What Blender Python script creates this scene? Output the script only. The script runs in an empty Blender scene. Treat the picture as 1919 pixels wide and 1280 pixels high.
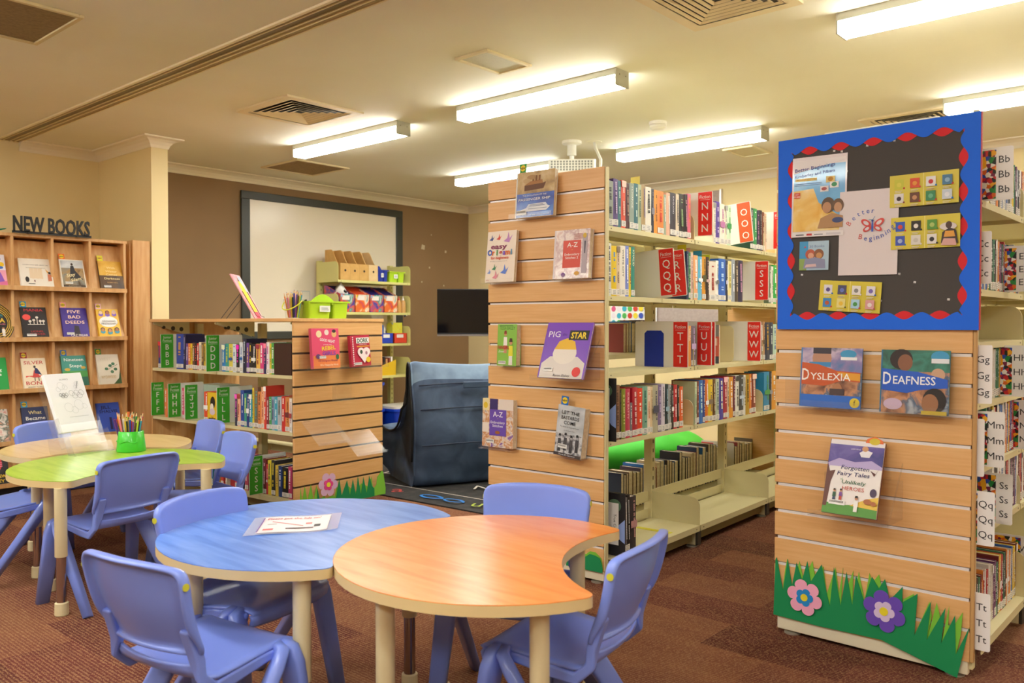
import bpy, math, random
from mathutils import Vector, Matrix, Euler
R = math.radians
sc = bpy.context.scene
COL = sc.collection
random.seed(7)

# ---------------------------------------------------------------- camera, world, exposure
cam_d = bpy.data.cameras.new('camera')
cam = bpy.data.objects.new('camera', cam_d); COL.objects.link(cam)
cam_d.sensor_width = 36.0; cam_d.lens = 29.63
cam_d.clip_start = 0.05; cam_d.clip_end = 60
cam.location = (0, 0, 1.165)
cam.rotation_euler = (R(90 - 1.18), 0, R(41.264))
cam_d.dof.use_dof = True; cam_d.dof.focus_distance = 3.7; cam_d.dof.aperture_fstop = 4.5
sc.camera = cam
w = bpy.data.worlds.new('world'); sc.world = w; w.use_nodes = True
w.node_tree.nodes['Background'].inputs[0].default_value = (0.9, 0.95, 1.0, 1)
w.node_tree.nodes['Background'].inputs[1].default_value = 0.25
sc.view_settings.view_transform = 'Standard'; sc.view_settings.look = 'None'
sc.view_settings.exposure = 1.78; sc.view_settings.gamma = 1.0
sc.view_settings.use_curve_mapping = False
sc.cycles.use_denoising = True
sc.cycles.max_bounces = 8; sc.cycles.diffuse_bounces = 5; sc.cycles.transparent_max_bounces = 24
sc.cycles.sample_clamp_indirect = 6.0
LAMP = 15.0            # strength of the fluorescent diffusers
LAMP_COL = (1.0, 0.995, 0.93)
HC = 2.575             # ceiling height

# ---------------------------------------------------------------- materials
def lin(h):
    h = h.lstrip('#'); o = []
    if len(h) == 3: h = h[0] * 2 + h[1] * 2 + h[2] * 2
    for i in (0, 2, 4):
        c = int(h[i:i+2], 16) / 255
        o.append(c / 12.92 if c <= .04045 else ((c + .055) / 1.055) ** 2.4)
    return (*o, 1)
_M = {}
def base_mat(name):
    m = bpy.data.materials.new(name); m.use_nodes = True
    nt = m.node_tree; return m, nt, nt.nodes['Principled BSDF']
def mat(h, rough=.5, metal=0.0, emit=0, alpha=None):
    k = (h, rough, metal, emit)
    if k in _M: return _M[k]
    m, nt, b = base_mat('paint_' + h)
    b.inputs['Base Color'].default_value = lin(h); b.inputs['Roughness'].default_value = rough
    b.inputs['Metallic'].default_value = metal
    if emit:
        b.inputs['Emission Color'].default_value = lin(h); b.inputs['Emission Strength'].default_value = emit
    _M[k] = m; return m
def noisy(name, cols, scale=(1, 1, 1), detail=4, nscale=5, rough=.5, bump=0, pos=None, distort=0, metal=0, rot=(0, 0, 0), coat=0):
    """a procedural colour ramp over stretched noise, in object space"""
    if name in _M: return _M[name]
    m, nt, b = base_mat(name); N = nt.nodes; L = nt.links
    tc = N.new('ShaderNodeTexCoord'); mp = N.new('ShaderNodeMapping'); mp.inputs['Scale'].default_value = scale
    mp.inputs['Rotation'].default_value = rot
    nz = N.new('ShaderNodeTexNoise'); nz.inputs['Scale'].default_value = nscale; nz.inputs['Detail'].default_value = detail
    nz.inputs['Distortion'].default_value = distort
    cr = N.new('ShaderNodeValToRGB'); e = cr.color_ramp.elements
    n = len(cols); pos = pos or [.3 + .4 * i / max(1, n - 1) for i in range(n)]
    e[0].position = pos[0]; e[0].color = lin(cols[0]); e[1].position = pos[-1]; e[1].color = lin(cols[-1])
    for i in range(1, n - 1):
        x = e.new(pos[i]); x.color = lin(cols[i])
    L.new(tc.outputs['Object'], mp.inputs[0]); L.new(mp.outputs[0], nz.inputs['Vector'])
    L.new(nz.outputs['Fac'], cr.inputs[0]); L.new(cr.outputs[0], b.inputs['Base Color'])
    b.inputs['Roughness'].default_value = rough; b.inputs['Metallic'].default_value = metal
    b.inputs['Coat Weight'].default_value = coat
    if bump:
        bp = N.new('ShaderNodeBump'); bp.inputs['Strength'].default_value = bump; bp.inputs['Distance'].default_value = .01
        L.new(nz.outputs['Fac'], bp.inputs['Height']); L.new(bp.outputs[0], b.inputs['Normal'])
    _M[name] = m; return m
def gloss(m, coat=.6, cr=.08):
    b = m.node_tree.nodes['Principled BSDF']; b.inputs['Coat Weight'].default_value = coat; b.inputs['Coat Roughness'].default_value = cr
    return m
def acrylic():
    if 'acrylic' in _M: return _M['acrylic']
    m, nt, b = base_mat('clear_acrylic'); N = nt.nodes; L = nt.links
    out = N['Material Output']; tr = N.new('ShaderNodeBsdfTransparent'); tr.inputs[0].default_value = (.985, .985, .985, 1)
    gl = N.new('ShaderNodeBsdfGlossy'); gl.inputs['Roughness'].default_value = .28; gl.inputs[0].default_value = (1, 1, 1, 1)
    lw = N.new('ShaderNodeLayerWeight'); lw.inputs[0].default_value = .35
    mx = N.new('ShaderNodeMixShader'); ad = N.new('ShaderNodeMath'); ad.operation = 'MULTIPLY_ADD'; ad.inputs[1].default_value = .12; ad.inputs[2].default_value = .03
    L.new(lw.outputs['Facing'], ad.inputs[0]); L.new(ad.outputs[0], mx.inputs[0]); L.new(tr.outputs[0], mx.inputs[1]); L.new(gl.outputs[0], mx.inputs[2])
    L.new(mx.outputs[0], out.inputs[0]); _M['acrylic'] = m; return m

# ---------------------------------------------------------------- mesh builder
class MB:
    def __init__(s): s.v = []; s.f = []; s.mi = []; s.mats = []
    def m(s, mt):
        if isinstance(mt, str): mt = mat(mt)
        if mt not in s.mats: s.mats.append(mt)
        return s.mats.index(mt)
    def add(s, vs, fs, mt, X=None):
        k = len(s.v); i = s.m(mt)
        for p in vs:
            p = Vector(p); s.v.append(X @ p if X is not None else p)
        for f in fs: s.f.append([k + j for j in f]); s.mi.append(i)
        return s
    def box(s, c, d, mt, X=None):
        x, y, z = c; a, b, e = d[0] / 2, d[1] / 2, d[2] / 2
        vs = [(x + i * a, y + j * b, z + k * e) for i in (-1, 1) for j in (-1, 1) for k in (-1, 1)]
        return s.add(vs, [(0, 1, 3, 2), (4, 6, 7, 5), (0, 4, 5, 1), (2, 3, 7, 6), (0, 2, 6, 4), (1, 5, 7, 3)], mt, X)
    def bx(s, x0, x1, y0, y1, z0, z1, mt, X=None):
        return s.box(((x0 + x1) / 2, (y0 + y1) / 2, (z0 + z1) / 2), (x1 - x0, y1 - y0, z1 - z0), mt, X)
    def prism(s, poly, t0, t1, mt, ax='z', X=None, side=None):
        """polygon in a plane, extruded along the third axis"""
        def P(a, b, t): return {'z': (a, b, t), 'y': (a, t, b), 'x': (t, a, b)}[ax]
        n = len(poly); vs = [P(a, b, t0) for a, b in poly] + [P(a, b, t1) for a, b in poly]
        s.add(vs, [tuple(range(n))[::-1], tuple(range(n, 2 * n))], mt, X)
        return s.add(vs, [(i, (i + 1) % n, n + (i + 1) % n, n + i) for i in range(n)], side or mt, X)
    def tube(s, pts, r, mt, n=10, X=None, cap=True, sq=None):
        """round (or rectangular, sq=(w,h)) bar along points; r may be a list"""
        pts = [Vector(p) for p in pts]; rs = r if isinstance(r, (list, tuple)) else [r] * len(pts)
        vs = []; up0 = None
        for i, p in enumerate(pts):
            t = (pts[min(i + 1, len(pts) - 1)] - pts[max(i - 1, 0)]).normalized()
            if up0 is None:
                up0 = Vector((0, 0, 1)) if abs(t.z) < .9 else Vector((0, 1, 0))
            a = t.cross(up0).normalized(); b = a.cross(t).normalized(); up0 = b
            for k in range(n):
                an = 2 * math.pi * k / n; c, d = math.cos(an), math.sin(an)
                if sq:
                    e = .45; c = math.copysign(abs(c) ** e, c) * sq[0]; d = math.copysign(abs(d) ** e, d) * sq[1]
                vs.append(p + (a * c + b * d) * rs[i])
        fs = [(i * n + k, i * n + (k + 1) % n, (i + 1) * n + (k + 1) % n, (i + 1) * n + k) for i in range(len(pts) - 1) for k in range(n)]
        if cap: fs += [tuple(range(n))[::-1], tuple(range((len(pts) - 1) * n, len(pts) * n))]
        return s.add(vs, fs, mt, X)
    def lathe(s, prof, mt, n=24, X=None, sx=1, sy=1):
        vs = []
        for r, z in prof:
            for k in range(n):
                a = 2 * math.pi * k / n; vs.append((r * math.cos(a) * sx, r * math.sin(a) * sy, z))
        q = len(prof)
        fs = [(i * n + k, i * n + (k + 1) % n, (i + 1) * n + (k + 1) % n, (i + 1) * n + k) for i in range(q - 1) for k in range(n)]
        fs += [tuple(range(n))[::-1], tuple(range((q - 1) * n, q * n))]
        return s.add(vs, fs, mt, X)
    def grid(s, fn, nu, nv, mt, X=None):
        vs = [fn(i / nu, j / nv) for j in range(nv + 1) for i in range(nu + 1)]
        return s.add(vs, [(j * (nu + 1) + i, j * (nu + 1) + i + 1, (j + 1) * (nu + 1) + i + 1, (j + 1) * (nu + 1) + i) for j in range(nv) for i in range(nu)], mt, X)
    def build(s, name, parent=None, X=None, smooth=False, bev=0, sub=0, solid=0, seg=2):
        me = bpy.data.meshes.new(name)
        me.from_pydata([tuple(p) for p in s.v], [], s.f)
        for mt in s.mats: me.materials.append(mt)
        me.polygons.foreach_set('material_index', s.mi)
        if smooth: me.polygons.foreach_set('use_smooth', [True] * len(me.polygons))
        me.update()
        o = bpy.data.objects.new(name, me); COL.objects.link(o)
        if parent is not None: o.parent = parent
        if X is not None: o.matrix_local = X
        if solid:
            md = o.modifiers.new('s', 'SOLIDIFY'); md.thickness = solid; md.offset = 0
        if bev:
            md = o.modifiers.new('b', 'BEVEL'); md.width = bev; md.segments = seg; md.limit_method = 'ANGLE'
            me.polygons.foreach_set('use_smooth', [True] * len(me.polygons))
            md.harden_normals = True
        if sub:
            md = o.modifiers.new('u', 'SUBSURF'); md.levels = sub; md.render_levels = sub
        return o

def T(x=0, y=0, z=0, rz=0, rx=0, ry=0):
    return Matrix.Translation((x, y, z)) @ Euler((rx, ry, rz)).to_matrix().to_4x4()
def tag(o, label, cat, group=None):
    o['label'] = label; o['category'] = cat
    if group: o['group'] = group
    return o
def thing(name, label, cat, X=None, group=None):
    o = bpy.data.objects.new(name, None); COL.objects.link(o); o.empty_display_size = .1
    if X is not None: o.matrix_world = X
    return tag(o, label, cat, group)
def struct(name, mb, **k):
    o = mb.build(name, **k); o['kind'] = 'structure'; return o
def copy_tree(o, X=None, label=None, parent=None):
    c = o.copy(); COL.objects.link(c)
    if parent is not None: c.parent = parent
    if X is not None: c.matrix_world = X
    if label: c['label'] = label
    for ch in list(o.children): copy_tree(ch, None, None, c)
    return c
def smooth_poly(pts, n=8, closed=True):
    """Catmull-Rom through points"""
    out = []; m = len(pts)
    for i in range(m):
        p0, p1, p2, p3 = (pts[(i + k) % m] for k in (-1, 0, 1, 2))
        for j in range(n):
            t = j / n
            out.append(tuple(.5 * (2 * b + (c - a) * t + (2 * a - 5 * b + 4 * c - d) * t * t + (3 * b - a - 3 * c + d) * t ** 3)
                             for a, b, c, d in zip(p0, p1, p2, p3)))
    return out

# ---------------------------------------------------------------- flat lettering and printed shapes
_TX = {}
def text_mesh(s, bold=0, shear=0, spacing=1.0):
    k = (s, bold, shear, spacing)
    if k in _TX: return _TX[k]
    c = bpy.data.curves.new('txt', 'FONT'); c.body = s; c.size = 1; c.offset = bold; c.shear = shear; c.resolution_u = 2
    c.space_character = spacing; c.fill_mode = 'FRONT'
    o = bpy.data.objects.new('txt', c)
    me = bpy.data.meshes.new_from_object(o)
    vs = [(v.co.x, v.co.y) for v in me.vertices]; fs = [tuple(p.vertices) for p in me.polygons]
    bpy.data.objects.remove(o); bpy.data.meshes.remove(me); bpy.data.curves.remove(c)
    xs = [p[0] for p in vs] or [0]; ys = [p[1] for p in vs] or [0]
    _TX[k] = (vs, fs, min(xs), max(xs), min(ys), max(ys)); return _TX[k]
class Art:
    """prints 2-D shapes, layer over layer, on the plane X (local x right, z up, facing -y)"""
    def __init__(s, mb, X=None, step=.00025, y0=-.0003): s.mb = mb; s.X = X; s.y = y0; s.st = step
    def _p(s, pts, fs, c):
        vs = [(x, s.y, z) for x, z in pts]; s.mb.add(vs, fs, c, s.X); s.y -= s.st
    def poly(s, pts, c): s._p(pts, [tuple(range(len(pts)))], c); return s
    def rect(s, x, z, w, h, c): return s.poly([(x, z), (x + w, z), (x + w, z + h), (x, z + h)], c)
    def ell(s, x, z, a, b, c, n=18, a0=0, a1=360):
        return s.poly([(x + a * math.cos(R(a0 + (a1 - a0) * i / n)), z + b * math.sin(R(a0 + (a1 - a0) * i / n))) for i in range(n + (a1 - a0 != 360))], c)
    def text(s, t, x, z, h, c, w=None, bold=0.0, shear=0, rot=0, al='c', spacing=1.0, arc=None):
        """cap height h (or scaled to width w), anchored at x,z (baseline)"""
        vs, fs, x0, x1, y0, y1 = text_mesh(t, bold, shear, spacing)
        if not fs: return s
        k = h / .72; kx = k if w is None else w / max(1e-6, x1 - x0)
        off = {'c': (x0 + x1) / 2, 'l': x0, 'r': x1}[al]; cr, sr = math.cos(R(rot)), math.sin(R(rot)); pts = []
        for a, b in vs:
            a = (a - off) * kx; b = b * k
            if arc:                     # bend along a circle of radius arc
                th = a / arc; rr = arc + b
                a, b = rr * math.sin(th), rr * math.cos(th) - arc
            pts.append((x + a * cr - b * sr, z + a * sr + b * cr))
        s._p(pts, fs, c); return s

def ring(n, r, ph=0): return [(r * math.cos(2 * math.pi * i / n + ph), r * math.sin(2 * math.pi * i / n + ph)) for i in range(n)]
def rrect(w, h, r, n=4, cx=0, cz=0):
    out = []
    for sx, sz, a in ((1, 1, 0), (-1, 1, 90), (-1, -1, 180), (1, -1, 270)):
        for i in range(n + 1):
            t = R(a + 90 * i / n); out.append((cx + sx * (w / 2 - r) + r * math.cos(t), cz + sz * (h / 2 - r) + r * math.sin(t)))
    return out

# shared finishes
CREAM = mat('#d9cfa0', .45)          # painted shelving steel
CREAM2 = mat('#e3d9bd', .5)
ALU = mat('#d8d4d2', .3, .6)
WHITE = mat('#efece6', .5)
BLACK = mat('#17171a', .5)
WOOD = noisy('beech_laminate', ['#dca86a', '#e2b074', '#e7b97f'], (1.2, 9, 22), 5, 4, .42, .01)
WOODV = noisy('beech_upright_grain', ['#c9965c', '#d2a269', '#dab07a'], (12, 12, 1.3), 4, 3, .45)
WOODE = mat('#c7a06a', .5)
PAPER = noisy('page_block', ['#d8cbae', '#f0e6cf'], (1, 1, 1), 2, 60, .8)
# ================================================================ room shell
WALLP = noisy('cream_wall_paint', ['#ebd8a2', '#eedcaa'], (1, 1, 1), 3, 2, .7)
TAUPE = noisy('taupe_wall_paint', ['#8f7352', '#977a58'], (1, 1, 1), 3, 2, .75)
CEILP = noisy('ceiling_paint', ['#e9e4cf', '#eeeada'], (1, 1, 1), 3, 1.5, .8)
TRIM = mat('#f0e6cf', .5)
def carpet():
    m, nt, b = base_mat('carpet_tile'); N = nt.nodes; L = nt.links
    tc = N.new('ShaderNodeTexCoord')
    br = N.new('ShaderNodeTexBrick'); br.inputs['Scale'].default_value = 1; br.inputs['Brick Width'].default_value = .5; br.inputs['Row Height'].default_value = .25
    br.inputs['Mortar Size'].default_value = 0; br.offset = .5; br.inputs['Bias'].default_value = 0
    br.inputs['Color1'].default_value = (0, 0, 0, 1); br.inputs['Color2'].default_value = (1, 1, 1, 1)
    L.new(tc.outputs['Object'], br.inputs['Vector'])
    n1 = N.new('ShaderNodeTexNoise'); n1.inputs['Scale'].default_value = 3.2; n1.inputs['Detail'].default_value = 3
    mp = N.new('ShaderNodeMapping'); mp.inputs['Scale'].default_value = (1, 2.2, 1); L.new(tc.outputs['Object'], mp.inputs[0]); L.new(mp.outputs[0], n1.inputs['Vector'])
    mx = N.new('ShaderNodeMath'); mx.operation = 'MULTIPLY_ADD'; mx.inputs[1].default_value = .55; L.new(br.outputs['Color'], mx.inputs[0])
    sc1 = N.new('ShaderNodeMath'); sc1.operation = 'MULTIPLY'; sc1.inputs[1].default_value = .5; L.new(n1.outputs['Fac'], sc1.inputs[0]); L.new(sc1.outputs[0], mx.inputs[2])
    cr = N.new('ShaderNodeValToRGB'); e = cr.color_ramp.elements
    e[0].position = .2; e[0].color = lin('#4d2522'); e[1].position = .85; e[1].color = lin('#85593f')
    k = e.new(.5); k.color = lin('#66352e'); L.new(mx.outputs[0], cr.inputs[0])
    # loop pile ribs and flecks
    wv = N.new('ShaderNodeTexWave'); wv.inputs['Scale'].default_value = 24; wv.inputs['Distortion'].default_value = 5.5; wv.inputs['Detail'].default_value = 2; wv.inputs['Detail Scale'].default_value = 6
    wv.bands_direction = 'Y'; L.new(tc.outputs['Object'], wv.inputs['Vector'])
    n2 = N.new('ShaderNodeTexNoise'); n2.inputs['Scale'].default_value = 110; n2.inputs['Detail'].default_value = 2; L.new(tc.outputs['Object'], n2.inputs['Vector'])
    ad = N.new('ShaderNodeMath'); ad.operation = 'MULTIPLY'; L.new(wv.outputs['Fac'], ad.inputs[0]); L.new(n2.outputs['Fac'], ad.inputs[1])
    r2 = N.new('ShaderNodeValToRGB'); r2.color_ramp.elements[0].position = .2; r2.color_ramp.elements[1].position = .52; L.new(ad.outputs[0], r2.inputs[0])
    mc = N.new('ShaderNodeMixRGB'); mc.inputs[2].default_value = lin('#aa845e'); L.new(cr.outputs[0], mc.inputs[1])
    f = N.new('ShaderNodeMath'); f.operation = 'MULTIPLY'; f.inputs[1].default_value = .6; L.new(r2.outputs[0], f.inputs[0]); L.new(f.outputs[0], mc.inputs[0])
    L.new(mc.outputs[0], b.inputs['Base Color']); b.inputs['Roughness'].default_value = .95; b.inputs['Specular IOR Level'].default_value = .1
    bp = N.new('ShaderNodeBump'); bp.inputs['Strength'].default_value = .5; bp.inputs['Distance'].default_value = .006; L.new(ad.outputs[0], bp.inputs['Height']); L.new(bp.outputs[0], b.inputs['Normal'])
    return m
X0, X1, Y0, Y1 = -7.17, 4.2, -4.6, 7.37
struct('floor', MB().bx(X0 - .15, X1 + .15, Y0 - .15, Y1 + .15, -.1, 0, carpet()))
struct('ceiling', MB().bx(X0 - .15, X1 + .15, Y0 - .15, Y1 + .15, HC, HC + .1, CEILP))
struct('wall_left', MB().bx(X0 - .15, X0, Y0, 3.0, 0, HC, WALLP).bx(X0 - .15, X0, 3.0, Y1, 0, HC, TAUPE))
struct('wall_back', MB().bx(X0 - .15, X1 + .15, Y1, Y1 + .15, 0, HC, WALLP))
struct('wall_right', MB().bx(X1, X1 + .15, Y0, Y1, 0, HC, WALLP))
struct('wall_front', MB().bx(X0 - .15, X1 + .15, Y0 - .15, Y0, 0, HC, WALLP))
struct('wall_wing', MB().bx(X0, -6.25, 3.0, 3.13, 0, HC, WALLP))
def cornice(name, path):
    """plaster cove swept along a wall line (path of (x, y, inward nx, ny)); mitred"""
    prof = [(0, -.075), (.006, -.075), (.012, -.055), (.03, -.032), (.058, -.016), (.084, -.012), (.09, -.008), (.09, 0), (0, 0)]
    mb = MB(); q = len(prof); vs = []
    for x, y, nx, ny in path:
        vs += [(x + nx * a, y + ny * a, HC + z) for a, z in prof]
    fs = [(i * q + k, i * q + (k + 1) % q, (i + 1) * q + (k + 1) % q, (i + 1) * q + k) for i in range(len(path) - 1) for k in range(q)]
    fs += [tuple(range(q)), tuple(range((len(path) - 1) * q, len(path) * q))[::-1]]
    mb.add(vs, fs, TRIM); return struct(name, mb)
cornice('trim_1', [(X0, 2.4, 1, 0), (X0, 3.0, 1, -1), (-6.25, 3.0, 1, -1), (-6.25, 3.13, 1, 1), (X0, 3.13, 1, 1), (X0, Y1, 1, -1), (X1, Y1, -1, -1), (X1, Y1 - 3, -1, 0)])
# folding partition track recessed along the ceiling
mb = MB().bx(X0, X1, 2.262, 2.41, HC - .004, HC, mat('#a8966c', .5))
mb.bx(X0, X1, 2.25, 2.268, HC - .010, HC, mat('#f1e4c4', .5))
for y0, y1, z, c in ((2.283, 2.290, .010, '#d9c99c'), (2.298, 2.330, .0045, '#6f6040'), (2.330, 2.338, .010, '#d9c99c'), (2.362, 2.372, .010, '#e2d3a8'), (2.374, 2.384, .0045, '#6f6040'), (2.402, 2.412, .009, '#e2d3a8')):
    mb.bx(X0, X1, y0, y1, HC - z, HC, mat(c, .4))
struct('trim_2', mb)

# ---------------------------------------------------------------- ceiling lamps
EMI = base_mat('lit_diffuser'); _b = EMI[2]
_b.inputs['Emission Color'].default_value = (*LAMP_COL, 1); _b.inputs['Emission Strength'].default_value = LAMP * 1.4; EMI = EMI[0]
EMS = base_mat('lit_diffuser_side'); _b = EMS[2]; _b.inputs['Emission Color'].default_value = (*LAMP_COL, 1); _b.inputs['Emission Strength'].default_value = LAMP * .42; EMS = EMS[0]
FIX = mat('#bdbcae', .4)
def lamp():
    t = thing('ceiling_lamp', 'x', 'ceiling light', None, 'surface mounted fluorescent ceiling lights')
    MB().bx(0, 1.235, 0, .12, -.034, 0, FIX).build('gear_tray', t)
    d = MB().bx(.008, 1.227, .012, .108, -.0905, -.09, EMI); pr = [(.004, -.034), (.116, -.034), (.116, -.082), (.106, -.09), (.014, -.09), (.004, -.082)]
    d.prism(pr, .008, 1.227, EMS, 'x').build('diffuser', t)
    for x in (-.004, 1.231):
        e = MB().bx(x, x + .008, -.002, .122, -.093, 0, FIX)
        sx = x - .001 if x < 0 else x + .009
        for y in (.03, .09): e.box((sx, y, -.03), (.002, .006, .006), '#8b8878')
        e.build('end_cap', t)
    return t
LP = [(-3.88, 3.88, 'ceiling light above the easel end of the room, in front of the square white panel', 1),
      (-5.70, 3.88, 'ceiling light beside the louvred square air vent, nearest the whiteboard', 1),
      (-3.868, 5.68, 'ceiling light behind the smoke detector, partly above the fiction books', 1),
      (-5.717, 5.69, 'ceiling light seen just behind the book on passenger ships', 1),
      (-1.434, 3.87, 'large ceiling light cut by the top right corner of the picture', 1),
      (-1.466, 5.76, 'ceiling light over the top of the blue bordered noticeboard', 1),
      (1.0, 3.87, 'ceiling light out of the picture beyond the noticeboard bookcase', 0), (1.0, 5.76, 'ceiling light in the far right corner of the room', 0)]
LP += [(x, y, 'ceiling light behind the viewer', 0) for x in (-5.7, -3.87, -1.43, 1.0) for y in (.35, -1.5)]
lamp0 = lamp()
for i, (x, y, lb, v) in enumerate(LP):
    o = lamp0 if i == 0 else copy_tree(lamp0)
    o.location = (x, y, HC); o['label'] = lb
    if i == 0: o['label'] = 'long lit ceiling light in front of the small square white ceiling panel'

# ---------------------------------------------------------------- ceiling fittings
def louvre(name, label, x0, x1, y0, y1, mod='#e9d9b4'):
    t = thing(name, label, 'air vent', T((x0 + x1) / 2, (y0 + y1) / 2, HC), 'square louvred ceiling air vents')
    hx, hy = (x1 - x0) / 2, (y1 - y0) / 2
    def frame(mb, a, b, c, d, z0, z1, m):
        lo = [(-a, -b, z0), (a, -b, z0), (a, b, z0), (-a, b, z0)]; hi = [(-c, -d, z1), (c, -d, z1), (c, d, z1), (-c, d, z1)]
        mb.add(lo + hi, [(i, (i + 1) % 4, 4 + (i + 1) % 4, 4 + i) for i in range(4)], m)
    b = MB(); frame(b, hx, hy, hx - .055, hy - .055, -.012, -.012, mod); frame(b, hx, hy, hx, hy, -.012, 0, mod); b.build('frame', t)
    MB().bx(-hx + .05, hx - .05, -hy + .05, hy - .05, -.002, -.0005, '#1c1811').build('dark_throat', t)  # flat near-black plate: shade of the vent opening put in as colour
    n = 6
    for k in range(n):
        a = 1 - (k + .3) / (n + .6); c = 1 - (k + .82) / (n + .6); ex = hx - .05; ey = hy - .05
        f = MB(); frame(f, ex * a, ey * a, ex * c, ey * c, -.010, -.0045, mod)
        f.build('blade', t, solid=.001)
    return t
louvre('ceiling_vent', 'square louvred air vent beside the lit lamp near the whiteboard', -5.06, -4.462, 2.997, 3.59)
louvre('ceiling_vent', 'large louvred air vent cut by the top edge above the tall bookcases', -2.02, -1.49, 3.06, 3.63)
louvre('ceiling_vent', 'louvred air vent just above the blue noticeboard', -2.06, -1.47, 5.96, 6.55)
def panel(name, label, cat, x0, x1, y0, y1, cf, ci):
    t = thing(name, label, cat, T((x0 + x1) / 2, (y0 + y1) / 2, HC)); hx, hy = (x1 - x0) / 2, (y1 - y0) / 2
    f = MB()
    for a in ((-hx, hx, -hy, -hy + .022), (-hx, hx, hy - .022, hy), (-hx, -hx + .022, -hy + .022, hy - .022), (hx - .022, hx, -hy + .022, hy - .022)): f.bx(*a, -.014, 0, cf)
    f.build('frame', t, bev=.003)
    MB().bx(-hx + .02, hx - .02, -hy + .02, hy - .02, -.006, 0, ci).build('grille', t)
    return t
panel('ceiling_speaker', 'small square white speaker panel on the ceiling', 'ceiling panel', -3.195, -2.955, 3.175, 3.535, mat('#e9dcb6', .5), noisy('speaker_mesh', ['#c9c6b4', '#dedbc8'], (1, 1, 1), 1, 300, .6))
panel('return_grille', 'brown square return air grille close to the whiteboard wall', 'air grille', -6.69, -6.13, 4.21, 4.77, mat('#e0cfa4', .5), noisy('dusty_filter', ['#8f7650', '#a3895f'], (1, 1, 1), 3, 60, .9))
panel('return_grille', 'grey brown return air grille cut by the top left corner', 'air grille', -4.6, -4.03, 1.03, 1.63, mat('#d8c89a', .5), noisy('dusty_filter_grey', ['#857354', '#97825f'], (1, 1, 1), 3, 60, .9))
panel('ceiling_hatch', 'cream access hatch behind the far right ceiling light', 'ceiling panel', -3.23, -2.97, 6.25, 6.63, mat('#e5dcb8', .5), mat('#dad0a8', .6))
t = thing('smoke_detector', 'round white smoke detector on the ceiling', 'smoke detector', T(-3.13, 5.11, HC))
MB().lathe([(.062, 0), (.062, -.02), (.05, -.024)], WHITE).build('base', t, smooth=False, bev=.002)
MB().lathe([(.05, -.024), (.058, -.028), (.058, -.042), (.04, -.056), (.02, -.058)], WHITE).build('sensor_head', t, bev=.002)
# ================================================================ bookcases
def slat_panel(t, wdt, z0, z1, y, first, n, insert=True, name='end_panel', thick=.018, lip=None):
    """slatwall board facing -y: x from 0 to -wdt, grooves every 0.1 m"""
    mb = MB(); zs = [z0] + [first + .1 * k for k in range(n)] + [z1]
    for a, b in zip(zs[:-1], zs[1:]):
        lo = a + (.006 if a != z0 else 0); hi = b - (.006 if b != z1 else 0)
        mb.bx(-wdt, 0, y, y + thick, lo, hi, WOOD)
    mb.bx(-wdt + .0005, -.0005, y + .011, y + thick + .002, z0, z1, mat('#5a3c22', .6))
    p = mb.build(name, t, bev=.0015)
    s = MB()
    for k in range(n):
        z = first + .1 * k
        if insert:
            s.bx(-wdt + .012, -.004, y + .002, y + .012, z - .0065, z + (lip or .0015), mat('#e9e4e2', .3, .1))
        else: s.bx(-wdt, 0, y + .008, y + .012, z - .006, z + .006, mat('#4b4238', .5))
    s.build('groove_lining', p)
    return p
def bracket(t, x0, x1, y, z, h, m=CREAM, r=.045, name='end_bracket', th=.004):
    """upright metal shelf end with a rounded front corner; x1 is the front"""
    pts = [(x0, z), (x1, z)] + [(x1 - r + r * math.cos(R(a)), z + h - r + r * math.sin(R(a))) for a in range(0, 91, 15)] + [(x0, z + h)]
    MB().prism(pts, y, y + th, m, 'y').build(name, t)
def steel_shelf(t, x0, x1, y0, y1, z, lip=.022, m=CREAM, name='shelf'):
    """folded steel shelf, front edge at x1"""
    mb = MB().bx(x0, x1, y0, y1, z - .004, z, m).bx(x1 - .004, x1, y0, y1, z - lip, z - .004, m).bx(x0, x0 + .004, y0, y1, z - lip, z - .004, m)
    mb.bx(x1 - .0045, x1 + .0006, y0 + .03, y0 + .036, z - lip / 2 - .003, z - lip / 2 + .003, '#4a4330').bx(x1 - .0045, x1 + .0006, y1 - .036, y1 - .03, z - lip / 2 - .003, z - lip / 2 + .003, '#4a4330')
    return mb.build(name, t)

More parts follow.
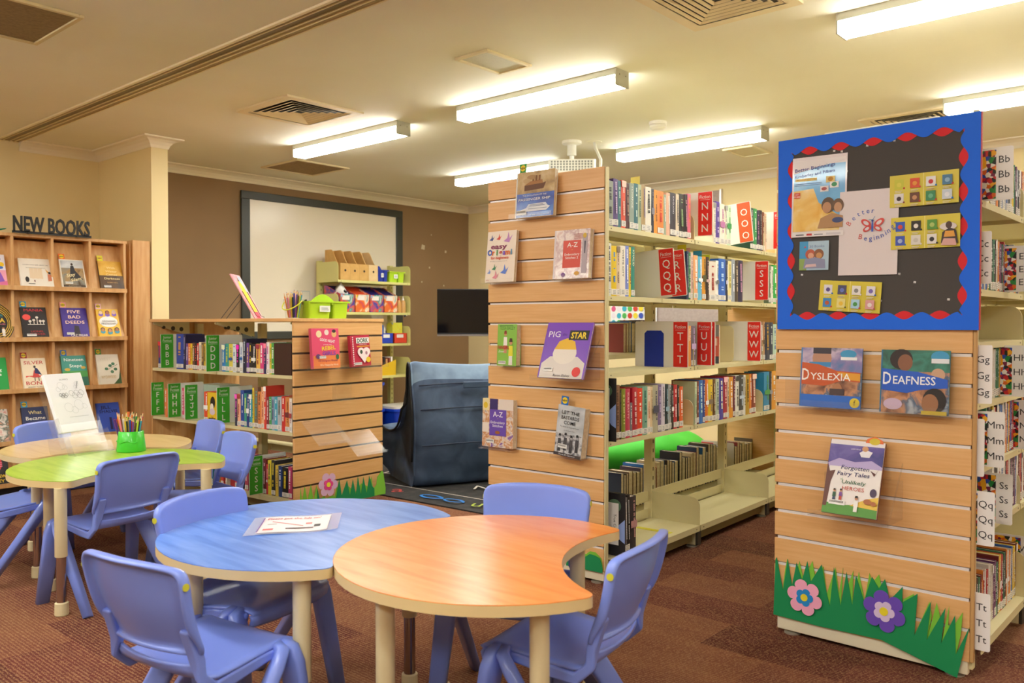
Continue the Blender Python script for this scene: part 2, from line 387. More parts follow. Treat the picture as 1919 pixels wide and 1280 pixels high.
# ---- tall middle bookcase: origin at the aisle-side bottom corner of its slatted end
XM = T(-2.157, 3.077, 0, R(1.857))
mid = thing('fiction_bookcase', 'tall double-sided cream steel bookcase with slatted wood end behind the orange table', 'bookcase', XM)
slat_panel(mid, .68, .06, 1.862, 0, .166, 17)
MB().bx(-.012, .007, .018, .03, .03, 1.862, CREAM).bx(0, .007, .002, .018, .06, 1.86, CREAM).build('corner_post', mid, bev=.003)
MB().bx(-.675, 0, .004, .03, .014, .06, CREAM2).build('kickboard', mid, bev=.004)
MB().bx(-.67, 0, .03, 2.66, .03, .075, mat('#8f875f', .5)).build('base_rail', mid)
bays = [(.03, .862), (.87, 1.758), (1.766, 2.654)]
mshelf = [1.605, 1.292, .945, .635]
CX = -.27
for (a, b) in bays:
    for z in mshelf:
        steel_shelf(mid, CX + .02, -.004, a, b - .004, z)
        bracket(mid, CX + .02, -.004, b - .006, z - .02, .155)
        steel_shelf(mid, CX - .04, -.62, a, b - .004, z + (.06 if z == .945 else 0))
    steel_shelf(mid, CX + .02, .035, a, b - .004, .115, .03, name='base_shelf')
    bracket(mid, CX + .02, .035, b - .006, .09, .17)
    steel_shelf(mid, CX - .02, -.66, a, b - .004, .115, .03, name='base_shelf')
    MB().bx(CX - .0, CX + .006, a, b, .205, .262, CREAM).build('back_rail', mid)
    MB().bx(CX - .0, CX + .006, a, b, .115, .165, CREAM).build('back_rail', mid)
    MB().bx(-.62, .02, b - .025, b + .015, .012, .085, CREAM).bx(.02, .034, b - .025, b + .015, .012, .085, mat('#3a352b', .5)).build('foot', mid, bev=.003)
    MB().lathe([(.028, 0), (.028, .006), (.012, .01), (.012, .015)], mat('#bdb9ad', .35, .6), X=T(-.01, b - .005, 0)).build('glide', mid)
for y in (.048, .866, 1.762, 2.656):
    MB().bx(CX - .022, CX + .022, y - .022, y + .022, .03, 1.83, CREAM).build('upright', mid, bev=.002)
    s = MB()
    for k in range(34): s.bx(CX + .0222, CX + .023, y - .004, y + .004, .12 + .05 * k, .14 + .05 * k, '#5b5339')
    s.build('slot_pattern', mid)
MB().bx(-.68, 0, 2.66, 2.678, .06, 1.862, WOOD).build('end_panel', mid)
for x in (-.05, -.62): MB().lathe([(.03, 0), (.03, .006), (.012, .01), (.012, .016)], mat('#bdb9ad', .35, .6), X=T(x, .03, 0)).build('glide', mid)

# ---- tall right bookcase (noticeboard): aisle on its right-hand side
XR = T(-1.338, 3.045, 0, R(-.734))
rt = thing('video_bookcase', 'tall bookcase whose slatted wood end carries the blue bordered noticeboard', 'bookcase', XR)
slat_panel(rt, .67, .06, 1.8, 0, .164, 16, lip=.004, name='end_panel').matrix_local = T(.66, 0, 0)
MB().bx(.648, .666, .018, .05, .03, 1.86, CREAM).bx(.66, .672, .001, .018, .06, 1.8, mat('#c39a62', .5)).build('corner_post', rt, bev=.003)
MB().bx(0, .655, .004, .03, .014, .062, CREAM2).build('kickboard', rt, bev=.004)
MB().bx(.03, .62, .03, 2.7, .03, .075, mat('#8f875f', .5)).build('base_rail', rt)
rshelf = [1.572, 1.28, 1.105, .905, .69, .472]
for (a, b) in ((.03, .69), (.70, 1.6), (1.61, 2.7)):
    for z in rshelf:
        steel_shelf(rt, .38, .668, a, b - .004, z)
        bracket(rt, .38, .668, b - .006, z - .02, .15)
        if z not in (1.105,): steel_shelf(rt, .34, .02, a, b - .004, z)
    steel_shelf(rt, .38, .69, a, b - .004, .115, .03, name='base_shelf'); bracket(rt, .38, .69, b - .006, .09, .2)
    steel_shelf(rt, .34, .0, a, b - .004, .115, .03, name='base_shelf')
    MB().bx(.05, .672, b - .025, b + .01, .012, .085, CREAM).bx(.672, .684, b - .025, b + .01, .012, .085, mat('#3a352b', .5)).build('foot', rt, bev=.003)
for y in (.03, .695, 1.605, 2.7):
    MB().bx(.338, .382, y - .022, y + .022, .03, 1.83, CREAM).build('upright', rt, bev=.002)
for x in (.05, .61): MB().lathe([(.03, 0), (.03, .006), (.012, .01), (.012, .016)], mat('#bdb9ad', .35, .6), X=T(x, .03, 0)).build('glide', rt)

# ---- low junior bookcase: shelf face along -x, slatted end facing +x
XL = T(-4.26, 2.90, 0, R(3.693))
low = thing('junior_bookcase', 'low wood topped bookcase with green letter signs and slatted end', 'bookcase', XL)
p = slat_panel(low, .715, .06, 1.18, 0, .19, 10, insert=False, name='end_panel'); p.matrix_local = T(-.002, 0, 0, R(90)) @ T(.715)
MB().bx(-1.60, .006, -.012, .722, 1.18, 1.2, WOOD).build('top_board', low, bev=.002)
MB().bx(-1.60, -1.582, .0, .71, .06, 1.18, WOODV).build('end_board', low)
MB().bx(-1.58, -.03, .02, .69, .03, .08, mat('#8f875f', .5)).build('base_rail', low)
for (a, b) in ((-1.578, -.80), (-.794, -.022)):
    for z in (.858, .517):
        MB().bx(a, b, .0, .27, z - .004, z, CREAM).bx(a, b, .0, .004, z - .02, z - .004, CREAM).build('shelf', low)
        MB().bx(a, b, .44, .70, z - .004, z, CREAM).bx(a, b, .696, .70, z - .02, z - .004, CREAM).build('shelf', low)
    MB().bx(a, b, -.03, .29, .116, .12, CREAM).bx(a, b, -.03, -.026, .09, .116, CREAM).build('base_shelf', low)
    MB().bx(a, b, .42, .72, .296, .30, CREAM).bx(a, b, .42, .424, .30, .34, CREAM).build('shelf', low)
    # pierced triangular brackets under the top
    for x in (a + .01, b - .014):
        q = MB().prism([(.28, 1.18), (.0, 1.18), (.0, 1.165), (.28, 1.08)], x, x + .004, CREAM, 'x')
        for yy, rr in ((.08, .012), (.15, .016), (.215, .016)):
            for xx in (x - .0004, x + .0044): q.add([(xx, yy + rr * c, 1.142 - .1 * (yy - .08) + rr * s) for c, s in ring(14, 1)], [tuple(range(14))], '#3a3424')
        q.build('top_bracket', low)
for x in (-1.56, -.797, -.04):
    MB().bx(x - .02, x + .02, .33, .38, .03, 1.17, CREAM).build('upright', low, bev=.002)

# ---- tall display shelf for new books on the left wall
NB = T(-6.2, 2.79, 0)
nb = thing('display_shelf', 'tall beech display shelf with sloping pockets under the NEW BOOKS sign', 'display shelf', NB)
cols = [-.017, -.262, -.512, -.762, -1.012, -1.262]       # divider positions along y
D = .33
for y in cols: MB().bx(-D, 0, y - .009, y + .009, .08, 1.752, WOODV).build('divider', nb, bev=.001)
MB().bx(-D, .002, cols[-1] - .01, .0, 1.752, 1.772, WOODV).build('top_board', nb, bev=.001)
MB().bx(-D, -D + .01, cols[-1], 0, .08, 1.752, WOODV).build('back_board', nb)
MB().bx(-D, -.02, cols[-1], 0, 0, .08, mat('#1d1f26', .5)).build('plinth', nb)
nbz = [1.41, 1.066, .722, .378, .10]
for i in range(len(cols) - 1):
    y1, y0 = cols[i] - .009, cols[i + 1] + .009
    for z in nbz:
        top = z + .325 if z > .11 else z + .262
        MB().prism([(.0, z), (.004, z + .012), (-.095, top), (-.11, top - .004)], y0, y1, WOODV, 'y').build('sloping_back', nb)
        MB().bx(-.01, .035, y0 - .009, y1 + .009, z - .018, z, WOODV).bx(.028, .035, y0 - .009, y1 + .009, z, z + .012, WOODV).build('ledge', nb, bev=.001)
cab = thing('wall_cupboard', 'tall narrow wood cupboard between the display shelf and the wall corner', 'cupboard', T(-6.26, 2.84, 0))
MB().bx(-.86, 0, .018, .15, 0, 1.79, WOODV).build('body', cab, bev=.002)
MB().bx(-.84, -.02, .002, .018, .05, 1.77, WOODV).build('door', cab, bev=.002)

# ---- yellow steel shelf in front of the whiteboard
YS = T(-6.7, 5.07, 0)
YEL = mat('#d9d48a', .45)
ys = thing('supply_shelf', 'pale yellow open steel shelf of craft supplies before the whiteboard', 'shelf', YS)
for y in (.055, .98):
    MB().bx(-.39, -.34, y - .035, y + .01, 0, 1.80, YEL).build('upright', ys, bev=.002)
    q = MB()
    for k in range(30): q.bx(-.3398, -.339, y - .016, y - .008, .2 + .05 * k, .22 + .05 * k, '#7d7a45')
    q.build('slot_pattern', ys)
for z in (1.6, 1.285, .965, .635, .04):
    steel_shelf(ys, -.34, 0, .0, .93, z, .025, YEL)
    for y in (-.004, .93):
        if z > .1: bracket(ys, -.34, 0, y, z - .02, .20, YEL, .05)

# ---- whiteboard
wb = thing('whiteboard', 'large blank whiteboard with wide dark frame on the taupe wall', 'whiteboard', T(-7.17, 4.29, 0))
f = MB()
z0, z1, yy = 1.02, 2.425, 2.0
FR = mat('#3b3f3c', .4)
for a in ((0, yy, z1 - .075, z1), (0, yy, z0, z0 + .075), (0, .09, z0 + .075, z1 - .075), (yy - .09, yy, z0 + .075, z1 - .075)): f.bx(.002, .03, *a, FR)
f.build('frame', wb, bev=.006)
MB().bx(.002, .014, .09, yy - .09, z0 + .075, z1 - .075, mat('#efe6d4', .25)).build('writing_surface', wb)
# ================================================================ tables
def moon(c, di, r=.445, dist=.628, rad=.03):
    """disc with an equal disc bitten out towards di; corners rounded"""
    c = Vector(c); di = Vector(di).normalized(); pe = Vector((-di.y, di.x)); half = math.acos(dist / 2 / r)
    g = .075; pts = []
    for i in range(41):
        a = half + g + (2 * math.pi - 2 * half - 2 * g) * i / 40
        pts.append(c + di * (r * math.cos(a)) + pe * (r * math.sin(a)))
    bc = c + di * dist
    for i in range(17):
        a = -(half - g * 1.1) + 2 * (half - g * 1.1) * i / 16
        pts.append(bc - di * (r * math.cos(a)) + pe * (r * math.sin(a)))
    out = []; n = len(pts)
    # round the two tips
    for k, p in enumerate(pts): out.append(p)
    def q(a, m, b):
        return [(a * (1 - t) ** 2 + m * (2 * t * (1 - t)) + b * t * t) for t in (.25, .5, .75)]
    tipA = c + di * (dist / 2) - pe * (r * math.sin(half)); tipB = c + di * (dist / 2) + pe * (r * math.sin(half))
    res = pts[:41] + q(pts[40], tipA, pts[41]) + pts[41:] + q(pts[-1], tipB, pts[0])
    return [(p.x, p.y) for p in res]
SLEEVE = mat('#dccfa6', .4); CHROME = mat('#b9aca6', .18, .95)
def leg(t, x, y, zt=.512, zs=.235):
    o = MB().lathe([(.0225, zs), (.0235, zs + .003), (.0235, zt)], SLEEVE, 20, T(x, y)).build('leg', t, smooth=False, bev=.001)
    MB().lathe([(.0185, .03), (.0185, zs + .02)], CHROME, 20, T(x, y)).build('chrome_tube', o)
    MB().lathe([(.024, 0), (.0265, .004), (.0255, .05), (.021, .053)], SLEEVE, 20, T(x, y)).build('foot_cap', o)
def table(name, label, c, di, lam, legs, lo=.512, hi=.54):
    t = thing(name, label, 'table', T(c[0], c[1], 0), 'moon shaped children tables')
    P = [(x - c[0], y - c[1]) for x, y in moon(c, di)]
    MB().prism(P, hi - .002, hi, lam).build('laminate_top', t)
    MB().prism(P, lo, hi - .002, mat('#dcc591', .45)).build('edge_band', t, bev=.003)
    for x, y in legs: leg(t, x - c[0], y - c[1])
    return t
def lam(nm, cols): return gloss(noisy(nm, cols, (1.6, 12, 1), 6, 2.4, .32, 0, None, .6), .35, .22)
BLUE = lam('blue_laminate', ['#4a7cd6', '#6492e4', '#7fa6ee']); ORANGE = lam('orange_laminate', ['#ee8a30', '#f39a48', '#f6a65a'])
GREEN = lam('lime_laminate', ['#93b832', '#a5c63e', '#b4d052']); CREAMT = lam('cream_laminate', ['#dbb878', '#e3c388', '#e7ca92'])
table('activity_table', 'orange topped moon shaped table in the foreground', (-1.549, 1.708), (.88, .476), ORANGE, [(-1.235, 1.505), (-1.562, 2.088), (-1.59, 1.34), (-1.874, 1.806)])
table('activity_table', 'blue topped moon shaped table holding a laminated sheet', (-2.151, 1.528), (.958, .286), BLUE, [(-1.845, 1.275), (-2.31, 1.228), (-2.005, 1.79), (-2.46, 1.70)])
table('activity_table', 'lime green topped moon shaped table carrying the green pencil pot', (-3.815, 1.68), (1, -.04), GREEN, [(-3.567, 1.331), (-3.93, 1.42), (-3.54, 1.94), (-4.0, 1.99)])
table('activity_table', 'cream topped moon shaped table behind the lime green table', (-4.47, 1.86), (.965, -.26), CREAMT, [(-4.186, 1.46), (-4.70, 1.62), (-4.15, 2.13), (-4.66, 2.14)])

# ================================================================ children chairs
PLA = gloss(noisy('blue_polypropylene', ['#7890ea', '#829af0'], (1, 1, 1), 3, 3, .33), .25, .2)
def chair():
    t = thing('school_chair', 'x', 'chair', None, 'small blue plastic school chairs')
    # backrest: dished panel with flanges turned to the rear
    def fr(u, v, ins=0.0, dep=0.0):
        z = .402 + ins * .8 + (.221 - ins * 1.6) * v
        hw = (.166 + .02 * v) - ins
        if v > .8: hw -= .014 * ((v - .8) / .2) ** 2.5
        x = (2 * u - 1) * hw
        y = -.165 - .06 * v - .012 * math.sin(v * 3.1) + .032 * (2 * u - 1) ** 2 - dep
        if v > .75: z -= .012 * abs(2 * u - 1) ** 3 * (v - .75) / .25
        return Vector((x, y, z))
    NU, NV = 12, 8; mb = MB(); vs = []; fs = []
    def addgrid(ins, dep):
        k = len(vs)
        for j in range(NV + 1):
            for i in range(NU + 1): vs.append(fr(i / NU, j / NV, ins, dep))
        return k
    g0 = addgrid(0, 0); g1 = addgrid(.012, .009)
    W = NU + 1
    for j in range(NV):
        for i in range(NU):
            a = j * W + i; fs.append((g0 + a, g0 + a + 1, g0 + a + W + 1, g0 + a + W)); fs.append((g1 + a + W, g1 + a + W + 1, g1 + a + 1, g1 + a))
    loop = [i for i in range(W)] + [j * W + NU for j in range(1, NV + 1)] + [NV * W + i for i in range(NU - 1, -1, -1)] + [j * W for j in range(NV - 1, 0, -1)]
    n = len(loop); rings = [[g0 + a for a in loop]]
    for ins, dep in ((-.006, .004), (-.006, .026), (.003, .03), (.008, .026)):
        k = len(vs)
        for a in loop:
            j, i = divmod(a, W); vs.append(fr(i / NU, j / NV, ins, dep if j > 1 else dep * .6))
        rings.append(list(range(k, k + n)))
    rings.append([g1 + a for a in loop])
    for A, B in zip(rings[:-1], rings[1:]):
        for i in range(n): fs.append((A[i], B[i], B[(i + 1) % n], A[(i + 1) % n]))
    mb.add(vs, fs, PLA).build('backrest', t, smooth=True, sub=1)
    # seat and low rear wall in one curved shell
    prof = [(.158, .302), (.165, .322), (.156, .338), (.128, .345), (.05, .341), (-.04, .331), (-.10, .328), (-.138, .336), (-.156, .352), (-.164, .368)]
    s = MB()
    def se(u, v):
        f = v * (len(prof) - 1); i = min(int(f), len(prof) - 2); q = f - i
        y = prof[i][0] * (1 - q) + prof[i + 1][0] * q; z = prof[i][1] * (1 - q) + prof[i + 1][1] * q
        k = 2 * u - 1; hw = .172 - .012 * v
        return (k * hw, y + (.03 * k * k if v > .72 else 0) * (v - .72) / .28 - .012 * k * k * (v < .2), z + .006 * abs(k) ** 3)
    s.grid(se, 10, 27, PLA).build('seat', t, smooth=True, solid=.008)
    # side straps that carry the backrest past the hand slot
    for sx in (-1, 1):
        mb = MB(); path = [(.12, .347), (.03, .343), (-.06, .333), (-.115, .325), (-.145, .352), (-.155, .39), (-.165, .43), (-.178, .47)]
        vs = []
        for i, (y, z) in enumerate(path):
            a = path[max(i - 1, 0)]; b = path[min(i + 1, len(path) - 1)]; dy, dz = b[0] - a[0], b[1] - a[1]; l = math.hypot(dy, dz); ny, nz = dz / l, -dy / l
            w_ = (.020, .028, .034, .032, .028, .026, .028, .028)[i]
            x0, x1 = sx * (.172 - .0015 * i), sx * ((.172 - .0015 * i) - (.035 if i > 4 else .016))
            o_ = .022 if i > 4 else .014
            y += o_; 
            for xx in (x0, x1):
                vs += [(xx, y, z), (xx, y + (-abs(ny)) * w_, z - abs(nz) * w_)]
        k = len(path); fs = []
        for i in range(k - 1):
            a = 4 * i; b = a + 4; fs += [(a, b, b + 1, a + 1), (a + 2, a + 3, b + 3, b + 2), (a, a + 2, b + 2, b), (a + 1, b + 1, b + 3, a + 3)]
        fs += [(0, 1, 3, 2), (4 * k - 4, 4 * k - 2, 4 * k - 1, 4 * k - 3)]
        mb.add(vs, fs, PLA).build('side_strap', t, bev=.007)
        # size sticker on the flange
        MB().prism([(-.206 + .009 * c, .578 + .009 * q) for c, q in ring(14, 1)], sx * .1868, sx * .1886, '#c9c93a', 'x').build('size_dot', t)
        MB().tube([(sx * .158, .11, .338), (sx * .178, .11, .33), (sx * .184, .117, .30), (sx * .203, .165, 0)], [.8, 1, 1.05, .82], PLA, 16, sq=(.018, .031)).build('leg', t, smooth=True)
        MB().tube([(sx * .158, .085, .338), (sx * .178, .085, .33), (sx * .184, .062, .30), (sx * .203, -.165, 0)], [.8, 1, 1.05, .82], PLA, 16, sq=(.018, .031)).build('leg', t, smooth=True)
    return t
ch0 = chair()
# back centre (x, y) of the top edge and the direction the chair faces
CH = [(-3.42, 1.60, (-.98, -.16), 'blue chair seen from behind pulled up to the lime green table'),
      (-1.955, .86, (-.185, .983), 'nearest blue chair in the bottom left foreground, turned away from the viewer'),
      (-2.53, 1.35, (.96, .27), 'blue chair at the left of the blue table, facing across it'),
      (-1.80, 2.19, (.37, -.93), 'blue chair tucked in on the far side of the orange table'),
      (-1.12, 1.80, (-.97, -.2), 'blue chair drawn into the bite of the orange table'),
      (-3.76, 2.27, (-.15, -.99), 'blue chair standing alone beside the SSS sign of the low bookcase'),
      (-4.36, 2.45, (-.15, -.99), 'blue chair wedged between the green table and the low bookcase'),
      (-5.02, 1.76, (.90, .43), 'blue chair behind the acrylic stand in front of the display shelf'),
      (-4.36, 1.18, (.1, .99), 'blue chair cut off by the left edge, only seat and legs showing')]
for i, (x, y, d, lb) in enumerate(CH):
    o = ch0 if i == 0 else copy_tree(ch0)
    d = Vector(d).normalized(); a = math.atan2(-d.x, d.y)
    o.location = (x + d.x * .235, y + d.y * .235, 0); o.rotation_euler = (0, 0, a); o['label'] = lb
# ================================================================ shelved books
# spine, run: (start mm, end mm, height mm, cover, lettering[, title])
ROWS = {
 'mid top': [
  (33,88,202,'8f978c','2b2f2c'),(88,127,216,'56427f','c9b6d8'),(127,154,213,'2f6f7a','bfe0dc'),(154,192,217,'e2543a','f3d3c4'),(192,225,209,'4c1f2b','b98'),
  (225,267,214,'93a398','e6ece6','I CHANGE'),(267,303,217,'35707a','cfe2dc'),(303,333,217,'b9c6a6','5d6b54'),(333,371,218,'b59a6b','6a5f9a'),(371,425,215,'e9e4d6','444'),
  (425,451,211,'262a3f','889'),(451,484,210,'e89a35','7c3b12'),(484,545,210,'e58b3f','d8402f'),(545,571,198,'9aa68f','eee'),(571,609,211,'e5b59b','fff'),
  (609,669,216,'35323d','d8d5e0','KAGUOKI'),(669,703,216,'dccbb4','777'),(703,759,221,'1e1c1b','8a7'),(759,793,224,'191817','c9a'),(793,829,231,'dd6d86','f0a04a'),],
 'mid top past N': [
  (1091,1119,221,'e9e2d4','999'),(1119,1165,229,'54399a','d9cdf0'),(1165,1225,222,'eee9dc','b7a'),(1225,1258,220,'efe7d2','aaa'),(1258,1309,222,'cfe6c9','3aa35a'),],
 'mid top past O': [
  (1570,1614,242,'1f4a35','aaa'),(1614,1664,243,'2f9a55','e6f4e6'),(1664,1701,237,'37284f','c9b'),(1701,1739,241,'2a2a33','999'),(1739,1774,234,'7c4a34','dca'),
  (1774,1806,230,'dcc0a0','987'),],
 'mid second': [
  (33,73,236,'d9d9d4','556'),(73,117,226,'e8c71f','2c86d8'),(117,144,228,'e0c7a3','876'),(144,192,231,'efe8da','222','WHITE CITY'),(192,222,234,'7d8fd6','fff'),
  (222,241,230,'ecd02f','a33'),(241,274,234,'2c8a7c','f3efcf','KHALID'),],
 'mid second past R': [
  (787,809,249,'23345a','99a'),(809,831,244,'2f7a4a','dfe'),(831,857,243,'e2c2b6','a77'),(861,910,233,'f2b07a','fff'),(910,958,230,'62b8dc','fff'),
  (958,1001,233,'e09a2e','553'),(1001,1042,232,'3a2a26','caa'),(1042,1121,211,'eadfd0','a33'),(1121,1155,220,'f2efe6','777'),(1155,1243,233,'2465c4','bfe0ff'),
  (1243,1273,227,'22324f','ccd'),(1273,1318,226,'efe3a6','a93'),(1318,1364,238,'9aa3ad','fff'),(1364,1410,234,'4d4438','dca'),(1410,1470,238,'2c2c4d','c9b'),],
 'mid second past S': [
  (1845,1881,233,'6c7d66','ddd'),(1881,1917,228,'e9e6d8','777'),(1917,1972,238,'22b04a','fff'),],
 'mid third': [
  (801,838,211,'efa04f','fff','LAURA'),(838,887,211,'7d7486','d8c8f0'),],
 'mid third past W': [
  (1725,1760,234,'8d5b3a','fff'),(1760,1792,234,'b98a5f','543'),(1795,1863,231,'1f2c4a','c79a32'),(1863,1917,231,'25344f','cdd'),(1917,1969,220,'bcd8c4','35a'),],
 'mid fourth': [
  (71,102,232,'1d1a1a','eee','BEN COUSINS'),(102,147,251,'8a6248','5a3a2c'),(147,162,227,'2a2420','765'),(162,196,231,'7f8a2e','d8d38a'),
  (196,236,229,'c43b57','f4c6cf','SUBS BATTY'),(236,258,162,'77707a','ddd'),(258,303,231,'b8283a','f2d5d0'),(303,348,225,'e5472c','ffe'),(348,396,231,'7fae98','2d6f63'),
  (396,423,229,'efdcc6','d8863c'),(423,445,227,'e2c79c','865'),(445,496,231,'b3ad92','556'),(496,530,232,'7c6a94','cbd'),(530,565,233,'dcd3e0','777'),
  (565,600,231,'263a44','9bc'),(600,630,226,'a9adae','444'),(630,654,221,'201d1f','eee'),(654,691,223,'bf2f38','fdd'),(691,715,218,'1e1b1c','eee'),
  (715,753,210,'e5652c','fff'),],
 'mid fourth second': [
  (883,907,226,'c3d3b0','686'),(907,931,229,'7a3b2b','dba'),(931,974,232,'2d6fc0','dff'),(974,1001,230,'1f3a8a','fff'),(1001,1037,232,'e0762c','fff'),
  (1037,1091,229,'e8c42e','876'),(1091,1127,227,'6d4d2c','dca'),(1127,1170,228,'bccab2','566'),(1170,1222,229,'4a3fa5','ffd'),(1222,1273,236,'a8243a','fcc'),
  (1273,1297,232,'dcc6a6','654'),(1297,1348,231,'e39a2c','fff'),(1348,1379,234,'6a2440','ecc'),(1379,1426,235,'efeee6','444'),(1426,1489,236,'3d4147','cde'),
  (1489,1518,234,'dfdfdc','555'),(1518,1570,233,'b9932a','432'),(1570,1600,234,'e5872f','fff'),(1600,1661,235,'8f3a2a','fdc'),],
 'mid fourth third': [
  (1783,1863,237,'2d8fc0','4aa04f'),(1863,1903,238,'20242c','99a'),(1903,1969,239,'e09a2f','fff'),],
 'mid base': [
  (105,127,268,'2a2528','ddd'),(127,155,258,'6a1f27','e99'),(155,176,253,'6a686c','eee'),(176,199,263,'1f1c1f','ddd'),(199,253,250,'3c363b','c99'),],
 'low top': [
  (-1513,-1472,187,'28408f','d44'),],
 'low top past B': [
  (-1283,-1196,240,'2c49a8','d8a23a'),(-1196,-1164,237,'26264f','99c'),(-1164,-1138,177,'6b3f98','fff'),(-1138,-1110,177,'e8863a','fff'),(-1110,-1088,175,'e6c72d','733'),
  (-1088,-1060,181,'6d4a34','fed'),(-1060,-1034,182,'1f1d22','e44'),(-1034,-1010,179,'c8312e','ffe'),(-1010,-981,186,'efe2c4','27a'),(-981,-954,183,'6d5a44','fc6'),
  (-954,-927,178,'d9b73a','222'),(-927,-902,178,'24242c','eee'),],
 'low top past D': [
  (-746,-709,175,'3b7fc8','ffd'),(-709,-670,181,'46a093','f2d23a'),(-670,-629,180,'e2d257','2a55a8'),(-629,-591,180,'d8e0e6','379'),(-591,-556,177,'2b2a30','f2c'),
  (-556,-520,192,'dfe6ee','2565b5'),(-520,-482,215,'262a44','bcd'),(-482,-456,189,'7a4fa8','fd4'),(-456,-428,190,'2a2830','fd3'),(-428,-382,183,'23222a','eee'),
  (-382,-343,184,'efc25a','a3324a'),(-343,-306,191,'e0468a','fff'),(-306,-279,189,'2b2a62','f8a'),(-279,-249,195,'efe6ea','c3a'),(-249,-230,187,'e3cf3f','555'),
  (-230,-200,193,'4da04f','fff'),],
 'low second': [
  (-1433,-1403,198,'f08a4a','fff'),],
 'low second past H': [
  (-1217,-1192,214,'d84f7c','fff'),(-1192,-1170,215,'efd8d2','a55'),],
 'low second past J': [
  (-954,-904,201,'e8552f','fff'),],
 'low second past L': [
  (-609,-582,204,'2c3350','f6d'),(-582,-548,206,'f3b995','a44'),(-548,-511,229,'2a4fa5','fff'),(-511,-485,211,'3aa089','ff8'),(-485,-456,211,'2c3f86','fff'),
  (-456,-425,210,'38a5b8','fff'),(-425,-406,250,'e9d63b','733'),(-406,-367,256,'8a6c52','3bb'),(-367,-333,229,'e38a4a','432'),(-333,-306,259,'f4bb8d','b44'),
  (-306,-281,266,'dd4438','fff'),(-281,-256,200,'8c3540','fdd'),(-256,-231,204,'4da562','fff'),(-231,-202,205,'8ea8c4','335'),(-202,-173,205,'46a8c0','fff'),
  (-173,-132,206,'b9bcc0','454'),(-132,-97,213,'cf3a34','ffe'),(-97,-59,210,'d98a4a','733'),(-59,-34,204,'efe8de','a44'),],
 'low base': [
  (-275,-244,216,'7a2a34','fcc'),(-244,-228,183,'d83a4a','fff'),(-228,-193,211,'ecd03a','345'),(-193,-154,214,'2a2c30','e8d24a'),(-154,-125,188,'e0c04a','335'),
  (-125,-87,186,'26407a','fff'),(-87,-30,181,'1f1d1e','e8d23a'),(-30,4,191,'c0406a','fff'),],
}
import colorsys
def cname(h):
    r, g, b = (int(h[i:i+2], 16) / 255 for i in (0, 2, 4)); H, S, V = colorsys.rgb_to_hsv(r, g, b); H *= 360
    if V < .2: return 'black'
    if S < .12: return 'white' if V > .86 else 'pale grey' if V > .65 else 'grey' if V > .4 else 'charcoal'
    if V < .36: d = 'dark '
    elif V > .85 and S < .42: d = 'pale '
    else: d = ''
    if H < 14 or H >= 345: n = 'maroon' if V < .55 else 'pink' if S < .55 else 'red'
    elif H < 32: n = 'brown' if V < .62 else 'beige' if S < .38 else 'orange'
    elif H < 44: n = 'brown' if V < .6 else 'cream' if S < .38 else 'amber'
    elif H < 68: n = 'olive' if V < .65 else 'cream' if S < .3 else 'yellow'
    elif H < 160: n = 'sage' if S < .3 else 'green'
    elif H < 195: n = 'teal'
    elif H < 250: n = 'navy' if V < .42 else 'grey blue' if S < .4 else 'blue'
    elif H < 290: n = 'purple'
    else: n = 'plum' if V < .5 else 'pink'
    if n in ('navy', 'maroon', 'brown', 'olive', 'plum', 'cream', 'beige') : d = ''
    return d + n
ORD = 'first second third fourth fifth sixth seventh eighth ninth tenth eleventh twelfth thirteenth fourteenth fifteenth sixteenth seventeenth eighteenth nineteenth twentieth'.split()
ORD += ['twenty-' + x for x in ORD[:9]] + ['thirtieth'] + ['thirty-' + x for x in ORD[:9]] + ['fortieth']
def shelved(name, label, group, X, wd, h, dep, c, a, text=None, rnd=None, sticker=True, hard=False):
    """a book standing on its tail: x thickness, spine at y=0 facing -y"""
    rnd = rnd or random; wd = max(.0035, wd - .0006); cv = mat(c, .42); bt = min(.0022, wd * .18)
    mb = MB(); zb = .0 if not hard else 0
    mb.bx(0, bt, .0015, dep, 0, h, cv).bx(wd - bt, wd, .0015, dep, 0, h, cv)
    n = 4; prof = [(wd * i / n, -.0022 * math.sin(math.pi * i / n) * (1 if hard else .3)) for i in range(n + 1)]
    mb.prism(prof + [(wd, .0022), (0, .0022)], 0, h, cv, 'z')
    ar = Art(mb, None, .0002, -.0009 if not hard else -.0026); ac = mat(a, .5)
    top, bot = h - .012, .05
    if text:
        ar.text(text, wd / 2 - .36 * min(wd * .55, .013) , top - .004, min(wd * .55, .013), ac, rot=-90, al='l', w=min(h - .075, len(text) * .0125), bold=.01)
    elif wd > .006:
        k = rnd.random(); z = top - .006 * rnd.random() * 3; x0 = wd * (.5 if k < .75 else .62); t = wd * (.16 if k < .75 else .12)
        while z > bot + .012:                               # lettering too small to read
            l = .0035 + .004 * rnd.random(); ar.rect(x0 - t, z - l, 2 * t, l, ac); z -= l + .0016 + (.007 if rnd.random() < .17 else 0)
            if rnd.random() < .04: z -= .03
        if k > .8: ar.rect(.0004, h * .42, wd - .0008, h * (.06 + .1 * rnd.random()), ac)
        elif k < .12: ar.rect(.0004, h - .03, wd - .0008, .028, ac)
    o = mb.build(name, None, X); tag(o, label, 'book', group)
    MB().bx(bt, wd - bt, .002, dep - .003, .002, h - .003, PAPER).build('pages', o)
    if sticker and wd > .005 and rnd.random() < .78:
        lo = .004 + .006 * rnd.random(); s = MB().bx(.0012, wd - .0012, -.0016 if not hard else -.0032, .0, lo, lo + .026, mat('#e6e2da', .5))
        z = lo + .004
        for i in range(3): s.bx(wd * .25, wd * .75, -.0018 if not hard else -.0034, -.0015, z, z + .003, '#9a9a9c'); z += .007
        s.build('spine_label', o)
    return o
